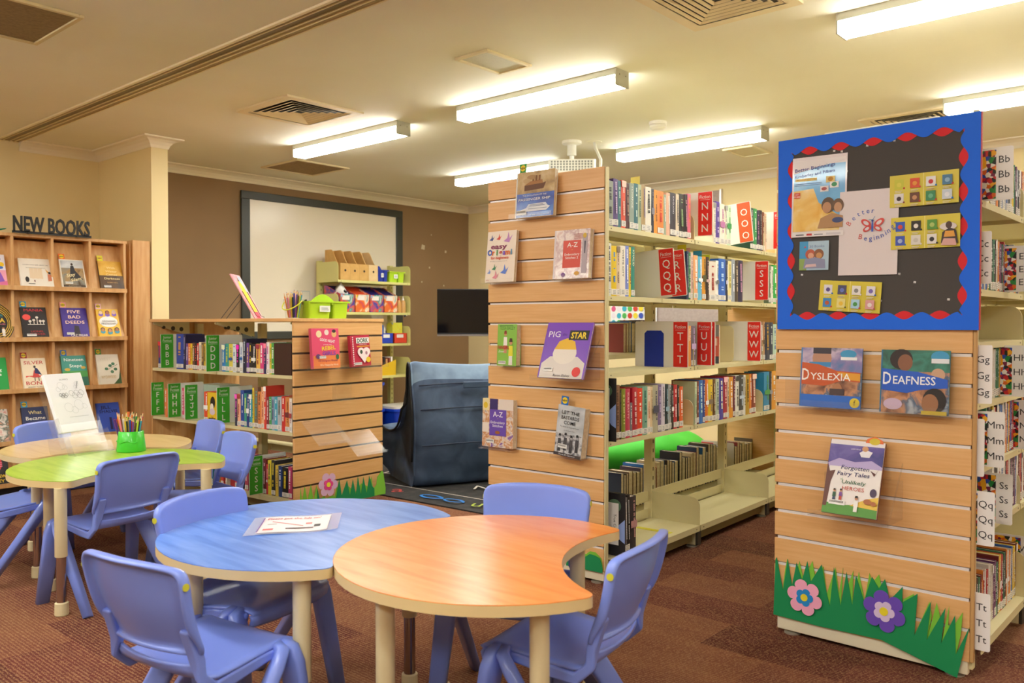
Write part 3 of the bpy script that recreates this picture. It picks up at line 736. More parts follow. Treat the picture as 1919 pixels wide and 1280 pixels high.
PH = {'mid top': 'from the slatted end, top fiction shelf', 'mid top past N': 'past the red N sign, top fiction shelf', 'mid top past O': 'past the orange O sign, top fiction shelf',
      'mid second': 'from the slatted end, second fiction shelf', 'mid second past R': 'past the red R sign, second fiction shelf', 'mid second past S': 'past the red S sign, second fiction shelf',
      'mid third': 'past the red T sign, third fiction shelf', 'mid third past W': 'past the red W sign, third fiction shelf', 'mid fourth': 'from the slatted end, fourth fiction shelf',
      'mid fourth second': 'after the first metal divider, fourth fiction shelf', 'mid fourth third': 'after the second metal divider, fourth fiction shelf', 'mid base': 'beside the True Crime label, bottom fiction shelf',
      'low top': 'before the green B sign, top junior shelf', 'low top past B': 'past the green B sign, top junior shelf', 'low top past D': 'past the green D sign, top junior shelf',
      'low second': 'past the green F sign, second junior shelf', 'low second past H': 'past the green H sign, second junior shelf', 'low second past J': 'past the green J sign, second junior shelf',
      'low second past L': 'past the green L sign, second junior shelf', 'low base': 'past the green S sign, bottom junior shelf'}
ZR = {'mid top': 1.605, 'mid second': 1.292, 'mid third': .945, 'mid fourth': .635, 'mid base': .115, 'low top': .858, 'low second': .517, 'low base': .12}
rg = random.Random(11)
for k, v in ROWS.items():
    z = next(ZR[q] for q in sorted(ZR, key=len, reverse=True) if k.startswith(q))
    if k == 'mid fourth': z = ZR['mid fourth']
    for i, r in enumerate(v):
        s0, s1, h = r[0] / 1000, r[1] / 1000, r[2] / 1000
        if k.startswith('mid'): X = XM @ T(.014 if 'base' in k else -.01, s0, z + .0005, R(90))
        else: X = XL @ T(s0 - (.035 if 'base' in k else 0), .002 if 'base' in k else .008, z + .0005)
        hard = s1 - s0 > .03
        lb = f"{cname(r[3])} book, {ORD[i]} {PH[k]}" if len(v) > 1 else f"{cname(r[3])} book standing just {PH[k]}"
        shelved('book', lb, PH[k].split(', ')[1].replace('shelf', 'shelf books'), X, s1 - s0, h, .125 + .03 * rg.random(), r[3], r[4], r[5] if len(r) > 5 else None, rg, True, hard)

# page edges of the books on the far side of the middle bookcase
DK = ['3a2d24', '8a2f2a', '26354f', 'c9b48a', '5a4a3a', '1f1f22', '77563a', 'd8d2c4', '2f5f8a', '4a3a4f']
def back_row(s, s1, z, hmin, hmax, phrase, grp, t0, t1, stick=False):
    i = 0
    while s < s1:
        wd = t0 + (t1 - t0) * rg.random(); c = DK[rg.randrange(len(DK))] if rg.random() > .12 else '2f74c8'
        shelved('book', f"{cname(c)} book page edge out, {ORD[i]} {phrase}", grp, XM @ T(-.60, s + wd, z, R(-90)), wd, hmin + (hmax - hmin) * rg.random(), .14, c, 'dddddd', None, rg, False)
        s += wd + .001; i += 1
back_row(.90, 1.24, 1.0055, .16, .185, 'on the far side beside the blue T bookend', 'books on the far side of the third fiction shelf', .022, .045)
back_row(.88, 1.50, .1155, .19, .23, 'on the far bottom shelf, near post', 'books on the far bottom shelf', .022, .05)
back_row(1.56, 2.14, .1155, .20, .26, 'on the far bottom shelf, between the two posts', 'books on the far bottom shelf', .022, .05)
back_row(2.26, 2.85, .1155, .19, .225, 'on the far bottom shelf, beyond the second post', 'books on the far bottom shelf', .022, .05)
# far side of the junior bookcase
LC = ['23304f', '1f2d6a', 'c9c6c0', '8a8f98', '2a2a30', '3a4a78', 'e3ded2', '26262b']
s = -.50
for i in range(12):
    wd = .022 + .02 * rg.random(); c = LC[i % 8]
    shelved('book', f"{cname(c)} book, {ORD[i]} on the far side behind the lowest junior shelf", 'books on the far side of the junior bookcase', XL @ T(s, .44, .3005), wd, .17 + .04 * rg.random(), .14, c, 'dddddd', None, rg, False)
    s += wd + .001
    if s > -.06: break
# stacked picture books lying on the bottom junior shelf
zz_ = .1205
for i, (c, th) in enumerate((('3f5f9a', .014), ('b0436f', .018), ('6a3f98', .02), ('d8527f', .012), ('e9e2d6', .010), ('2a6fb0', .012), ('8a4fa8', .018))):
    o = shelved('book', f"{cname(c)} book lying flat, {ORD[i]} from the bottom of the stack behind the chairs", 'books stacked on the bottom junior shelf', XL @ T(-1.16, .02, zz_ + th, 0, 0, R(90)), th, .24, .2, c, 'eeeeee', None, rg, False); zz_ += th + .0005
for i, (c, wd, h) in enumerate((('2a8fb0', .012, .24), ('e0c84a', .01, .22), ('c8413a', .03, .26), ('e5e0d4', .012, .25), ('a02a34', .05, .22), ('d85a7a', .03, .2), ('25325a', .02, .2), ('c24f6a', .035, .2), ('2f9a6a', .02, .2))):
    shelved('book', f"{cname(c)} book, {ORD[i]} after the flat stack on the bottom junior shelf", 'books behind the chairs', XL @ T(-.86 + .052 * i, .0, .1205), wd, h, .16, c, 'eeeeee', None, rg, True)

# thin picture books along the video bookcase aisle
PC = ['e9e6de', '2b2a2e', 'b8353a', '3a68b0', 'd8d4cc', '6d3a6a', 'e2c23a', '3a3f48', 'cfc7b4', '7a2a2a', '2f7a5a', 'a9adb5', 'e08a3a']
for z, s, s1, hm, nm in ((1.572, .16, .95, .17, 'top shelf with the Bb sign'), (1.28, .10, .70, .165, 'shelf with the Cc and Ee signs'), (.905, .09, .62, .17, 'shelf with the Gg and Hh signs'), (.69, .20, .85, .175, 'shelf with the Mm and Nn signs'),
                     (.472, .30, .98, .185, 'shelf with the Qq and Ss signs'), (.115, .06, .74, .19, 'bottom shelf with the Tt sign')):
    i = 0
    while s < s1 and i < 38:
        wd = .011 + .019 * rg.random(); c = PC[rg.randrange(len(PC))]
        shelved('picture_book', f"thin {cname(c)} book, {ORD[i]} along the aisle, {nm}", 'aisle books, ' + nm, XR @ T(.655, s, z + .0005, R(90)), wd, hm + .018 * rg.random(), .15, c, 'f0f0f0', None, rg, True)
        s += wd + .0015; i += 1

# ================================================================ letter signs
def fiction_sign(label, letters, s, z, head='Fiction', col='#ee2a22', tilt=0, blue=False):
    t = thing('letter_sign', label, 'sign', XM @ T(0, s, z + .001) @ Matrix.Rotation(R(tilt), 4, 'Y'), 'red fiction letter signs')
    MB().prism(rrect(.305, .232, .008, 3, -.085, .116), 0, .003, mat('#ece8e0', .35), 'y').build('white_plate', t)
    a = MB(); a.prism(rrect(.078, .226, .002, 2, .0245, .116), -.0012, -.0002, col, 'y')
    ar = Art(a, None, .0003, -.0014)
    if head: ar.text(head, .0245, .196, .018, '#f3ece6', w=.06, bold=.004); ar.rect(-.004, .188, .057, .0014, '#f3ece6')
    for i, z_ in enumerate((.138, .080, .022) if head else (.155, .09, .022)): ar.text(letters, .0245, z_, .04, '#f6f0ea', bold=.004)
    a.build('letter_strip', t)
    if blue: MB().prism([(-.18, 0), (-.07, 0), (-.07, .17), (-.085, .185), (-.165, .185), (-.18, .17)], -.004, -.001, mat('#1430a0', .4), 'y').build('bookend', t)
    return t
fiction_sign('red Fiction N sign on the top shelf', 'N', .922, 1.627)
fiction_sign('orange sign with three letters O leaning on the top shelf', 'O', 1.444, 1.63, None, '#dc5a28', -6)
fiction_sign('red sign cut by the noticeboard edge, top fiction shelf', 'P', 1.928, 1.628)
fiction_sign('red Fiction Q sign, front one of an overlapping pair', 'Q', .533, 1.302, tilt=-4)
fiction_sign('red Fiction R sign half hidden behind the Q sign', 'R', .648, 1.302, tilt=-5)
fiction_sign('red Fiction S sign on the second shelf', 'S', 1.658, 1.306)
fiction_sign('red Fiction T sign with a blue metal bookend on its plate', 'T', .659, .946, blue=True)
fiction_sign('red Fiction U sign, front one of two', 'U', .919, .946)
fiction_sign('red sign almost covered by the U sign', 'V', .959, .946)
fiction_sign('red Fiction W sign on the third shelf', 'W', 1.553, .948)
def loose_end(name, label, X, w_, h, c, r=.04):
    t = thing(name, label, 'bookend', X)
    MB().prism(rrect(w_, h, r, 5, 0, h / 2), 0, .003, c, 'y').build('upright_plate', t); MB().bx(-w_ / 2, w_ / 2, .003, .1, 0, .002, c).build('foot_plate', t)
    return t
loose_end('bookend', 'brown metal bookend before the red S sign', XM @ T(-.09, 1.478, 1.2925), .12, .15, mat('#43261c', .5), .02)
loose_end('bookend', 'cream metal bookend with rounded top beside the red W sign', XM @ T(-.15, 1.44, .9455), .2, .21, CREAM, .03)
for lb, s, z, h in (('white plate standing at the end of the far bottom shelf books', 2.17, .1155, .25), ('white plate at the far end of the bottom row past the second post', 2.90, .1155, .23)):
    t = thing('plain_divider', lb, 'divider', XM @ T(-.5, s, z)); MB().prism(rrect(.24, h, .01, 3, 0, h / 2), 0, .003, mat('#e4ddd0', .5), 'y').build('plate', t)
    MB().bx(-.118, -.03, -.0012, -.0002, h - .04, h - .012, '#d23c38').build('red_strip', t)
# face-out book at the U signs and the black subject panels near the slatted end
t = thing('book', 'pink patterned book facing out behind the red U signs', 'book', XM @ T(-.10, 1.20, .9455, R(8)))
MB().bx(-.07, .07, 0, .014, 0, .215, mat('#d8604e', .4)).build('cover', t); MB().bx(-.068, .0705, .002, .012, .002, .213, PAPER).build('pages', t)
a = MB(); ar = Art(a); ar.rect(-.07, .15, .14, .065, '#8c8782').rect(-.06, .10, .12, .04, '#f2c9b8').ell(.02, .075, .03, .02, '#f0a24a').rect(-.03, 0, .1, .04, '#3f4756').ell(.0, .03, .02, .03, '#e9e4df'); a.build('cover_picture', t)
def subject_panel(label, X, txt):
    t = thing('subject_sign', label, 'sign', X, 'black subject panels')
    MB().bx(-.095, .055, 0, .004, 0, .285, mat('#232126', .5)).build('black_panel', t)
    a = MB(); ar = Art(a, None, .0003, -.0004)
    ar.ell(.0, .228, .035, .03, '#5a7a5e').poly([(.055, .06 + .001), (.03, .075), (.012, .10), (.02, .14), (.055, .17)], '#8ea6e0').rect(-.04, .05, .062, .19, '#f1efec')
    if txt: ar.text(txt, -.004, .19, .014, '#222222', rot=-90, al='l')
    a.build('printed_label', t); return t
subject_panel('black True Crime panel on the bottom shelf beside the slatted end', XM @ T(.003, .085, .116), 'True Crime')
subject_panel('black panel with white label on the fourth shelf beside the slatted end', XM @ T(-.03, .06, .637), '')
tag(MB().bx(-.20, .0, .60, .635, .1152, .1158, '#d8cf2c').build('floor_tape', None, XM), 'strip of yellow tape stuck on the empty bottom fiction shelf', 'tape')

def junior_sign(label, letters, x, z):
    t = thing('letter_sign', label, 'sign', XL @ T(x, -.085 if z < .2 else -.07 if letters == 'D' else 0, z + .001), 'green junior letter signs')
    MB().prism(rrect(.27, .236, .006, 3, .125, .118), 0, .003, mat('#e8ece6', .35), 'x').build('white_plate', t)
    a = MB(); a.prism(rrect(.092, .232, .002, 2, .038, .118), .0032, .0044, '#3fae2c', 'x')
    ar = Art(a, T(.0046, .038, 0, R(90)), .0003, 0)
    ar.text('Junior', 0, .206, .017, '#e4f2dc', w=.06, bold=.01).text('Fiction', 0, .182, .017, '#e4f2dc', w=.065, bold=.01).rect(-.033, .176, .066, .0012, '#e4f2dc')
    for z_ in (.128, .075, .02):
        if letters == 'J':          # hooked slab J
            ar.poly([(-.011, z_ + .032), (.015, z_ + .032), (.015, z_ + .038), (-.011, z_ + .038)], '#f0f6ea').rect(.003, z_ + .01, .0065, .024, '#f0f6ea')
            for k in range(10):
                a0, a1 = R(-180 + 18 * k), R(-162 + 18 * k); ar.poly([(-.0025 + q * math.cos(b_), z_ + .0115 + q * math.sin(b_)) for q, b_ in ((.012, a0), (.012, a1), (.0055, a1), (.0055, a0))], '#f0f6ea')
        else: ar.text(letters, 0, z_, .038, '#f0f6ea', bold=.01)
    a.build('letter_strip', t); return t
for l, x, z, lb in (('B', -1.455, .858, 'green Junior Fiction B sign on the top shelf'), ('D', -.792, .858, 'green Junior Fiction D sign on the top shelf'), ('F', -1.585, .517, 'green Junior Fiction F sign at the end of the second shelf'),
                    ('H', -1.367, .517, 'green Junior Fiction H sign on the second shelf'), ('J', -1.158, .517, 'green Junior Fiction J sign on the second shelf'), ('L', -.784, .517, 'green Junior Fiction L sign on the second shelf'), ('S', -.318, .121, 'green Junior Fiction S sign on the bottom shelf')):
    junior_sign(lb, l, x, z)
def face_out(label, X, w_, h, th, cov, art, cat='book', pages=True, name='book', grp=None, spine=None, newtag=None, tagx=.0, barcode=None):
    """book shown cover first: x 0..w, z 0..h, cover at y=0 facing -y"""
    t = thing(name, label, cat, X, grp)
    mb = MB().bx(0, w_, 0, .0016, 0, h, cov).bx(0, w_, th - .0016, th, 0, h, spine or cov).bx(-.0008, .0012, 0, th, 0, h, spine or cov)
    art(Art(mb)); mb.build('cover', t)
    if pages: MB().bx(.001, w_ - .002, .0016, th - .0016, .002, h - .002, PAPER).build('pages', t)
    if barcode:
        q = MB(); Art(q, None, .0002, -.0045).rect(*barcode, '#f2f1ee'); b = Art(q, None, .0002, -.0048); x, z, a, c = barcode
        for i in range(int(a / .0028) - 1): b.rect(x + .002 + .0028 * i, z + c * .4, .0012, c * .45, '#444444')
        q.build('barcode_label', t)
    if newtag:
        n = MB(); n.bx(tagx, tagx + .04, .003, .0035, h - .03, h + .042, newtag)
        Art(n, None, .0002, .0028).ell(tagx + .02, h + .022, .015, .015, '#f0d21e').text('NEW', tagx + .02, h + .017, .009, '#222222', bold=.03); n.build('new_tag', t)
    return t
# translucent box and face-out books among the junior shelves
face_out('yellow picture book facing out beside the green L sign', XL @ T(-.895, -.005, .5175), .105, .20, .01, mat('#e9c52c', .35), lambda a: a.ell(.06, .135, .028, .04, '#23201c').ell(.05, .10, .02, .03, '#f3efe2').ell(.055, .075, .03, .022, '#d8c9d8').rect(.015, .02, .075, .014, '#3a3020').text('20', .055, .022, .022, '#3a3020'))
face_out('pale book facing out above the row past the green B sign', XL @ T(-1.235, .15, .8585), .21, .225, .012, mat('#d8d2c6', .4), lambda a: a.rect(.02, .16, .17, .05, '#8a7f78').text('CAROL STUART', .105, .19, .016, '#332f2d', w=.16).ell(.1, .09, .05, .05, '#4f9a4f'))
t = thing('book_box', 'grey green translucent box behind the yellow book on the second junior shelf', 'box', XL @ T(-1.13, .115, .5175)); MB().bx(0, .19, 0, .16, 0, .235, mat('#a9bdb0', .3)).build('shell', t, bev=.003)
t = thing('book_box', 'dark brown box closing the top junior shelf at the slatted end', 'box', XL @ T(-.195, .0, .8585)); MB().bx(0, .168, 0, .15, 0, .19, mat('#3c1f1a', .5)).build('shell', t, bev=.002)
t = thing('book', 'purple book with a red NEW tag behind the dark brown box', 'book', XL @ T(-.2, .17, .8585)); MB().bx(0, .16, 0, .02, 0, .225, mat('#5a3f98', .4)).build('cover', t)
n = MB().bx(.09, .14, -.002, -.001, .2, .275, '#c23030'); Art(n, None, .0002, -.0024).ell(.115, .245, .016, .016, '#e8b62c').text('NEW', .115, .24, .01, '#222222'); n.build('new_tag', t)

BEADS = None
def beads():
    m, nt, b = base_mat('coloured_beads'); N = nt.nodes; L = nt.links
    tc = N.new('ShaderNodeTexCoord'); v = N.new('ShaderNodeTexVoronoi'); v.inputs['Scale'].default_value = 75
    L.new(tc.outputs['Object'], v.inputs['Vector']); sx = N.new('ShaderNodeSeparateColor'); L.new(v.outputs['Color'], sx.inputs[0])
    cr = N.new('ShaderNodeValToRGB'); cr.color_ramp.interpolation = 'CONSTANT'; e = cr.color_ramp.elements
    cs = ['#c8222a', '#1f8a3c', '#2a4fb8', '#f0b01e', '#f2efe8', '#7a1f4a', '#e06a1e', '#14201c']
    e[0].color = lin(cs[0]); e[1].position = 1 / 8; e[1].color = lin(cs[1])
    for i in range(2, 8): k = e.new(i / 8); k.color = lin(cs[i])
    L.new(sx.outputs[0], cr.inputs[0]); L.new(cr.outputs[0], b.inputs['Base Color']); b.inputs['Roughness'].default_value = .35
    return m
BEADS = beads()
def bead_sign(label, letters, s, z, dr=.745, h=.18, wt=.05):
    t = thing('letter_sign', label, 'sign', XR @ T(dr, s, z + .001), 'bead patterned letter signs')
    a = MB().prism(rrect(.22, h, .006, 3, -.11, h / 2), 0, .003, mat('#eeecea', .3), 'y'); a.build('white_plate', t)
    MB().bx(-.19, -wt, -.0012, -.0002, .006, h - .008, BEADS).build('bead_photo', t)
    q = MB(); ar = Art(q, None, .0002, -.0008)
    for i in range(3): ar.text(letters, -wt / 2 - .001, h * (.70 - .28 * i), .024, '#2a2a2c')
    q.build('lettering', t); return t
for l, s, z, d, h in (('Bb', .12, 1.573, .745, .175), ('Cc', .035, 1.295, .703, .17), ('Ee', .45, 1.281, .742, .165), ('Gg', .022, .906, .712, .19), ('Hh', .4, .906, .742, .182), ('Mm', .075, .695, .738, .182), ('Nn', .62, .692, .722, .185),
                      ('I', .02, .668, .692, .188), ('Qq', .02, .445, .724, .176), ('Ss', .2, .485, .738, .172), ('Ww', .72, .14, .715, .2), ('Tt', .02, .1, .715, .188)):
    bead_sign(f"white {l} letter sign {'at the noticeboard end' if s < .1 else 'sticking out'} of the right-hand aisle shelves", l, s, z, d, h)

for s_, z, h, c, lb in ((.335, 1.605, .26, '#e8d86a', 'pale yellow paper tag above the tan and purple book on the top fiction shelf'), (.80, 1.292, .285, '#d8c81f', 'mustard paper tag beside the red R sign'), (.845, 1.292, .27, '#e0a8a8', 'pink paper tag on the second fiction shelf'),
                        (.975, 1.292, .265, '#2f9ac8', 'blue paper tag on the second fiction shelf'), (1.07, 1.292, .25, '#c8d02a', 'lime paper tag above the cream book on the second fiction shelf')):
    tag(MB().bx(-.05, .0, 0, .0006, h - .07, h, c).build('bookmark_tag', None, XM @ T(-.02, s_, z)), lb, 'bookmark', 'paper tags in the fiction books')
# ================================================================ books shown cover first
class Fx:
    """Art in fractions of a w x h cover"""
    def __init__(s, a, w, h): s.a, s.w, s.h = a, w, h
    def r(s, x, z, w, h, c): s.a.rect(x * s.w, z * s.h, w * s.w, h * s.h, c); return s
    def e(s, x, z, a, b, c): s.a.ell(x * s.w, z * s.h, a * s.w, b * s.w, c); return s
    def p(s, pts, c): s.a.poly([(x * s.w, z * s.h) for x, z in pts], c); return s
    def t(s, t, x, z, hh, c, w=None, **k): s.a.text(t, x * s.w, z * s.h, hh * s.h, c, w=None if w is None else w * s.w, **k); return s
    def man(s, x, z, k, top, legs, skin='#c98e68', hair='#2a1d18'):
        """a small printed figure: legs, body, head, hair"""
        s.p([(x - k * .5, z), (x + k * .5, z), (x + k * .45, z + k * 1.2), (x - k * .45, z + k * 1.2)], legs)
        s.p([(x - k * .6, z + k * 1.1), (x + k * .6, z + k * 1.1), (x + k * .5, z + k * 2.3), (x - k * .5, z + k * 2.3)], top)
        s.e(x, z + k * 2.7, k * .42, k * .48, skin); s.p([(x - k * .45, z + k * 2.75), (x + k * .45, z + k * 2.75), (x + k * .3, z + k * 3.2), (x - k * .3, z + k * 3.2)], hair); return s
SEPIA = noisy('sepia_sky_print', ['#8a6a3f', '#c3a269', '#d8c193'], (1, 1, 1), 4, 14, .35)
SEA = noisy('blue_sea_print', ['#1c2f8a', '#2a55b8', '#4c86d8'], (1, 1, 2), 4, 9, .3)
def photo(nm, cols, sc_=18): return noisy(nm, cols, (1, 1, 1), 5, sc_, .35, distort=.6)
PCREAM = photo('cream_print', ['#e9d8c2', '#f0e4d2', '#e2c9b8'])
PATCH = photo('embroidery_print', ['#5a2f6a', '#e6d3c0', '#c9874a', '#e9dccb', '#7a4aa0'], 26)
PINKP = photo('pink_embroidery_print', ['#d8b2a8', '#eee0d8', '#c9a7a7', '#f2e8e2'], 24)
GREYP = photo('grey_photograph_print', ['#2f2f33', '#8a8a8e', '#d8d8da', '#6a6a70'], 30)
CLOUD = photo('grey_sky_print', ['#9aa0a5', '#c9cdd0', '#e0e2e3'], 8)
PEOPLE = photo('warm_photograph_print', ['#3a2a2a', '#8a5a44', '#c9906a', '#4a5f7a', '#a8b2c0'], 16)
for m_ in (SEA, SEPIA, PEOPLE, PINKP): gloss(m_, .5, .12)
def easel(label, X, w_, h, d, lip=.02, gap=.0, name='acrylic_holder'):
    """clear plastic slatwall book rest: back plate, ledge, lip and two hooks"""
    t = thing(name, label, 'book holder', X, 'clear plastic book holders')
    MB().bx(0, w_, -.004, -.001, 0, h, acrylic()).bx(0, w_, -d, -.001, -.003, 0, acrylic()).bx(0, w_, -d - .003, -d, -.003, lip, acrylic()).build('rest', t)
    for x in (w_ * .2, w_ * .8): MB().bx(x - .015, x + .015, -.006, .008, h - .004, h + .006, acrylic()).build('hook', t)
    return t
def lean(P, xl, zb, yb, yt, h, roll=0): return P @ T(xl, -yb, zb, 0, -math.atan2(yb - yt, h)) @ Matrix.Rotation(R(roll), 4, 'Y')

def c_ship(a):
    f = Fx(a, .226, .215); f.r(.03, .5, .97, .5, SEPIA).r(.03, 0, .97, .52, SEA)
    f.p([(.22, .58), (.72, .60), (.78, .74), (.70, .72), (.22, .70)], '#6d4428').p([(.22, .70), (.70, .72), (.68, .80), (.36, .78)], '#a8743f')
    for x in (.42, .5, .58): f.r(x, .78, .05, .12, '#8a5a30')
    f.e(.40, .87, .12, .05, '#b08a5a').e(.28, .80, .1, .05, '#c2a274')
    f.t('THE EVOLUTION OF THE', .5, .455, .035, '#f0f0f4', w=.62).t('PASSENGER SHIP', .5, .36, .055, '#f4f4f8', w=.82, bold=.012)
    f.p([(.08, .14), (.30, .12), (.82, .12), (.92, .2), (.86, .22), (.30, .20)], '#eef0f6').p([(.30, .20), (.86, .22), (.80, .29), (.36, .28)], '#dfe4ee').r(.38, .23, .4, .012, '#5a6a8a').r(.40, .255, .34, .01, '#5a6a8a').r(.36, .17, .48, .01, '#7a86a0')
    f.t('PETER GREY AND MARKUS BERGER', .56, .03, .02, '#d8e0f4', w=.7)
face_out('book with old and modern liners on its cover, at the top of the slatted end', lean(XM, -.47, 1.664, .05, .032, .215), .226, .215, .022, mat('#e6e2da', .3), c_ship, spine=mat('#ece8e2', .4), newtag=mat('#2f9a3c', .5), tagx=.012, barcode=(.012, .012, .06, .022))
easel('clear rest under the book of liners', XM @ T(-.49, 0, 1.662), .25, .11, .07, .02)
def c_orig(a):
    f = Fx(a, .18, .248)
    for x, z, k, c in ((.15, .86, .09, '#3f4a8a'), (.40, .87, .09, '#d8402f'), (.72, .84, .15, '#c48ac8'), (.30, .28, .09, '#3f8a5a'), (.13, .2, .07, '#7f9ad8'), (.66, .22, .14, '#5a7fd8'), (.36, .12, .12, '#e08a9a')):
        f.p([(x - k, z - k * .3), (x - k * .2, z + k * .1), (x, z + k * .9), (x + k * .35, z + k * .05), (x + k, z + k * .5), (x + k * .3, z - k * .5)], c)
    f.t('easy', .42, .655, .095, '#8a2f5a', w=.56, bold=.03)
    for i, (ch, c) in enumerate(zip('Origami', ('#2a55b8', '#e0702a', '#3f9a4a', '#c0392f', '#8a5ac8', '#e0702a', '#2a8ac0'))): f.t(ch, .12 + .125 * i, .53, .11, c, bold=.04)
    f.t('for beginners', .48, .45, .055, '#d8502f', w=.62, bold=.02).t('20 easy to make projects', .45, .40, .016, '#6a5a4a', w=.6).t('APPLE', .1, .03, .02, '#c0392f')
face_out('cream origami craft book on the left edge of the tall slatted end', lean(XM, -.653, 1.367, .055, .03, .248), .18, .248, .018, mat('#ead9c6', .35), c_orig)
easel('clear rest under the origami book', XM @ T(-.665, 0, 1.364), .2, .1, .075)
def c_az2(a):
    f = Fx(a, .195, .222); f.r(.04, 0, .96, 1, PINKP).r(.26, .22, .5, .56, '#d8503f').t('A-Z', .52, .64, .10, '#f6ece6', w=.3, bold=.01).t('of', .52, .575, .03, '#f0b04a').t('Embroidery', .52, .47, .05, '#f4e6e0', w=.42, bold=.01).t('Stitches 2', .52, .40, .05, '#f4e6e0', w=.36, bold=.01)
    f.r(.8, .1, .14, .8, '#b5a8b0').p([(.86, .5), (.89, .5), (.9, .75), (.85, .75)], '#5a5460').e(.86, .86, .05, .06, '#d8b23a').e(.3, .08, .06, .05, '#7a4a8a').e(.68, .1, .07, .05, '#d8a03a')
    for i in range(6): f.r(.56, .80 + .02 * i, .24, .006, '#b04a4a')
face_out('book of embroidery stitches with a red title square, upper right of the tall slatted end', lean(XM, -.247, 1.37, .05, .03, .222), .195, .222, .03, mat('#dccfd0', .25), c_az2)
easel('clear rest under the red titled embroidery book', XM @ T(-.25, 0, 1.367), .2, .1, .075)
def c_tess(a):
    f = Fx(a, .118, .2); f.t('TESSA BAILEY', .5, .87, .075, '#3a6a2a', w=.8, bold=.0).r(.1, .955, .7, .012, '#3a6a2a')
    f.man(.42, .30, .17, '#f0e9e0', '#c98e68', hair='#8a3a1c').man(.72, .02, .2, '#e6dc3a', '#e9e4da', hair='#4a2f1c').t('FANGIRL', .34, .40, .085, '#c8302f', w=.6, bold=.02).t('Down', .24, .32, .05, '#f4f4e8', w=.3, shear=.3)
face_out('lime green paperback with two printed figures on the tall slatted end', lean(XM, -.59, .965, .04, .03, .2, 0), .118, .2, .035, mat('#8ac24a', .4), c_tess, barcode=(.012, .008, .045, .015))
easel('clear rest under the lime green paperback', XM @ T(-.6, 0, .963), .15, .1, .075)
def c_pig(a):
    f = Fx(a, .25, .24); f.p([(.03, .0), (.97, 0), (.97, .3), (.8, .42), (.2, .42), (.03, .28)], '#ded6cf').e(.5, .48, .26, .2, '#e9e1d6').p([(.26, .56), (.74, .56), (.68, .72), (.5, .78), (.34, .72)], '#e8b92a')
    f.t('PIG', .2, .80, .12, '#f2ecf4', w=.26).t('the', .43, .83, .06, '#5a2f9a', w=.1, shear=.2).r(.53, .745, .42, .19, '#1c1a18').t('STAR', .74, .78, .12, '#efcf2a', w=.34, bold=.03).e(.83, .13, .09, .09, '#d8332f').t('Aaron Blabey', .52, .03, .05, '#5a5058', w=.38, shear=.3)
face_out('purple picture book tilted far forward on the tall slatted end', lean(XM, -.278, .925, .125, .032, .262), .25, .262, .01, mat('#7a3fc0', .3), c_pig, barcode=(.03, .03, .05, .018))
t = easel('clear tilted rest with triangular side under the purple picture book', XM @ T(-.30, 0, .918), .28, .12, .15, .018)
MB().prism([(-.15, 0), (-.002, .18), (-.002, .17), (-.14, -.003)], .277, .28, acrylic(), 'x').build('side_gusset', t)
def c_az(a):
    f = Fx(a, .195, .235); f.r(0, 0, 1, 1, PATCH).r(0, .75, .22, .25, '#e9d8a0').e(.1, .86, .07, .08, '#e0c02a').r(.24, .78, .26, .22, '#3a2a6a').r(.52, .78, .48, .22, '#e6d8cc').r(0, .3, .22, .2, '#eadfd2').r(.24, .24, .54, .54, '#6a4ab0').t('A-Z', .51, .63, .11, '#f2ecf4', w=.32, bold=.01).t('of', .51, .585, .025, '#e0a03a').t('Embroidery', .51, .49, .055, '#f0eaf2', w=.46, bold=.01).t('Stitches', .51, .42, .055, '#f0eaf2', w=.34, bold=.01).e(.51, .31, .08, .04, '#a0602a')
face_out('book of embroidery stitches with a purple title square, lower left of the tall slatted end', lean(XM, -.69, .566, .035, .028, .235), .195, .235, .03, mat('#e2d8cc', .3), c_az, barcode=(.03, .02, .05, .018))
easel('clear rest under the purple titled embroidery book', XM @ T(-.68, 0, .562), .2, .1, .075)
def c_bast(a):
    f = Fx(a, .148, .23); f.r(0, .42, 1, .58, CLOUD).r(0, 0, 1, .44, GREYP)
    for i in range(4): f.man(.16 + .22 * i, .08 + .03 * (i % 2), .11, '#4a4a4e', '#3a3a3e', '#a8a8ac', '#2a2a2c')
    for s_, z in (('LET THE', .83), ('BASTARDS', .73), ('COME', .63)): f.t(s_, .5, z, .07, '#1c1c1e', w=.66 if s_ != 'COME' else .44, bold=.008)
    f.t('The Battle for Kapyong Korea', .5, .57, .025, '#2a2a2c', w=.7).t('23-25 April 1951', .5, .5, .018, '#3a3a3c', w=.4).r(0, 0, 1, .06, '#3a3438').t('David W. Cameron', .5, .015, .03, '#e8e8ea', w=.6)
face_out('grey war history paperback lowest on the tall slatted end', lean(XM, -.238, .572, .05, .04, .228, 5), .148, .228, .045, mat('#a9adb0', .35), c_bast, newtag=mat('#1f6fc0', .5), tagx=.01, barcode=(.02, .035, .05, .018))
easel('clear rest under the grey war history', XM @ T(-.235, 0, .563), .17, .1, .085)

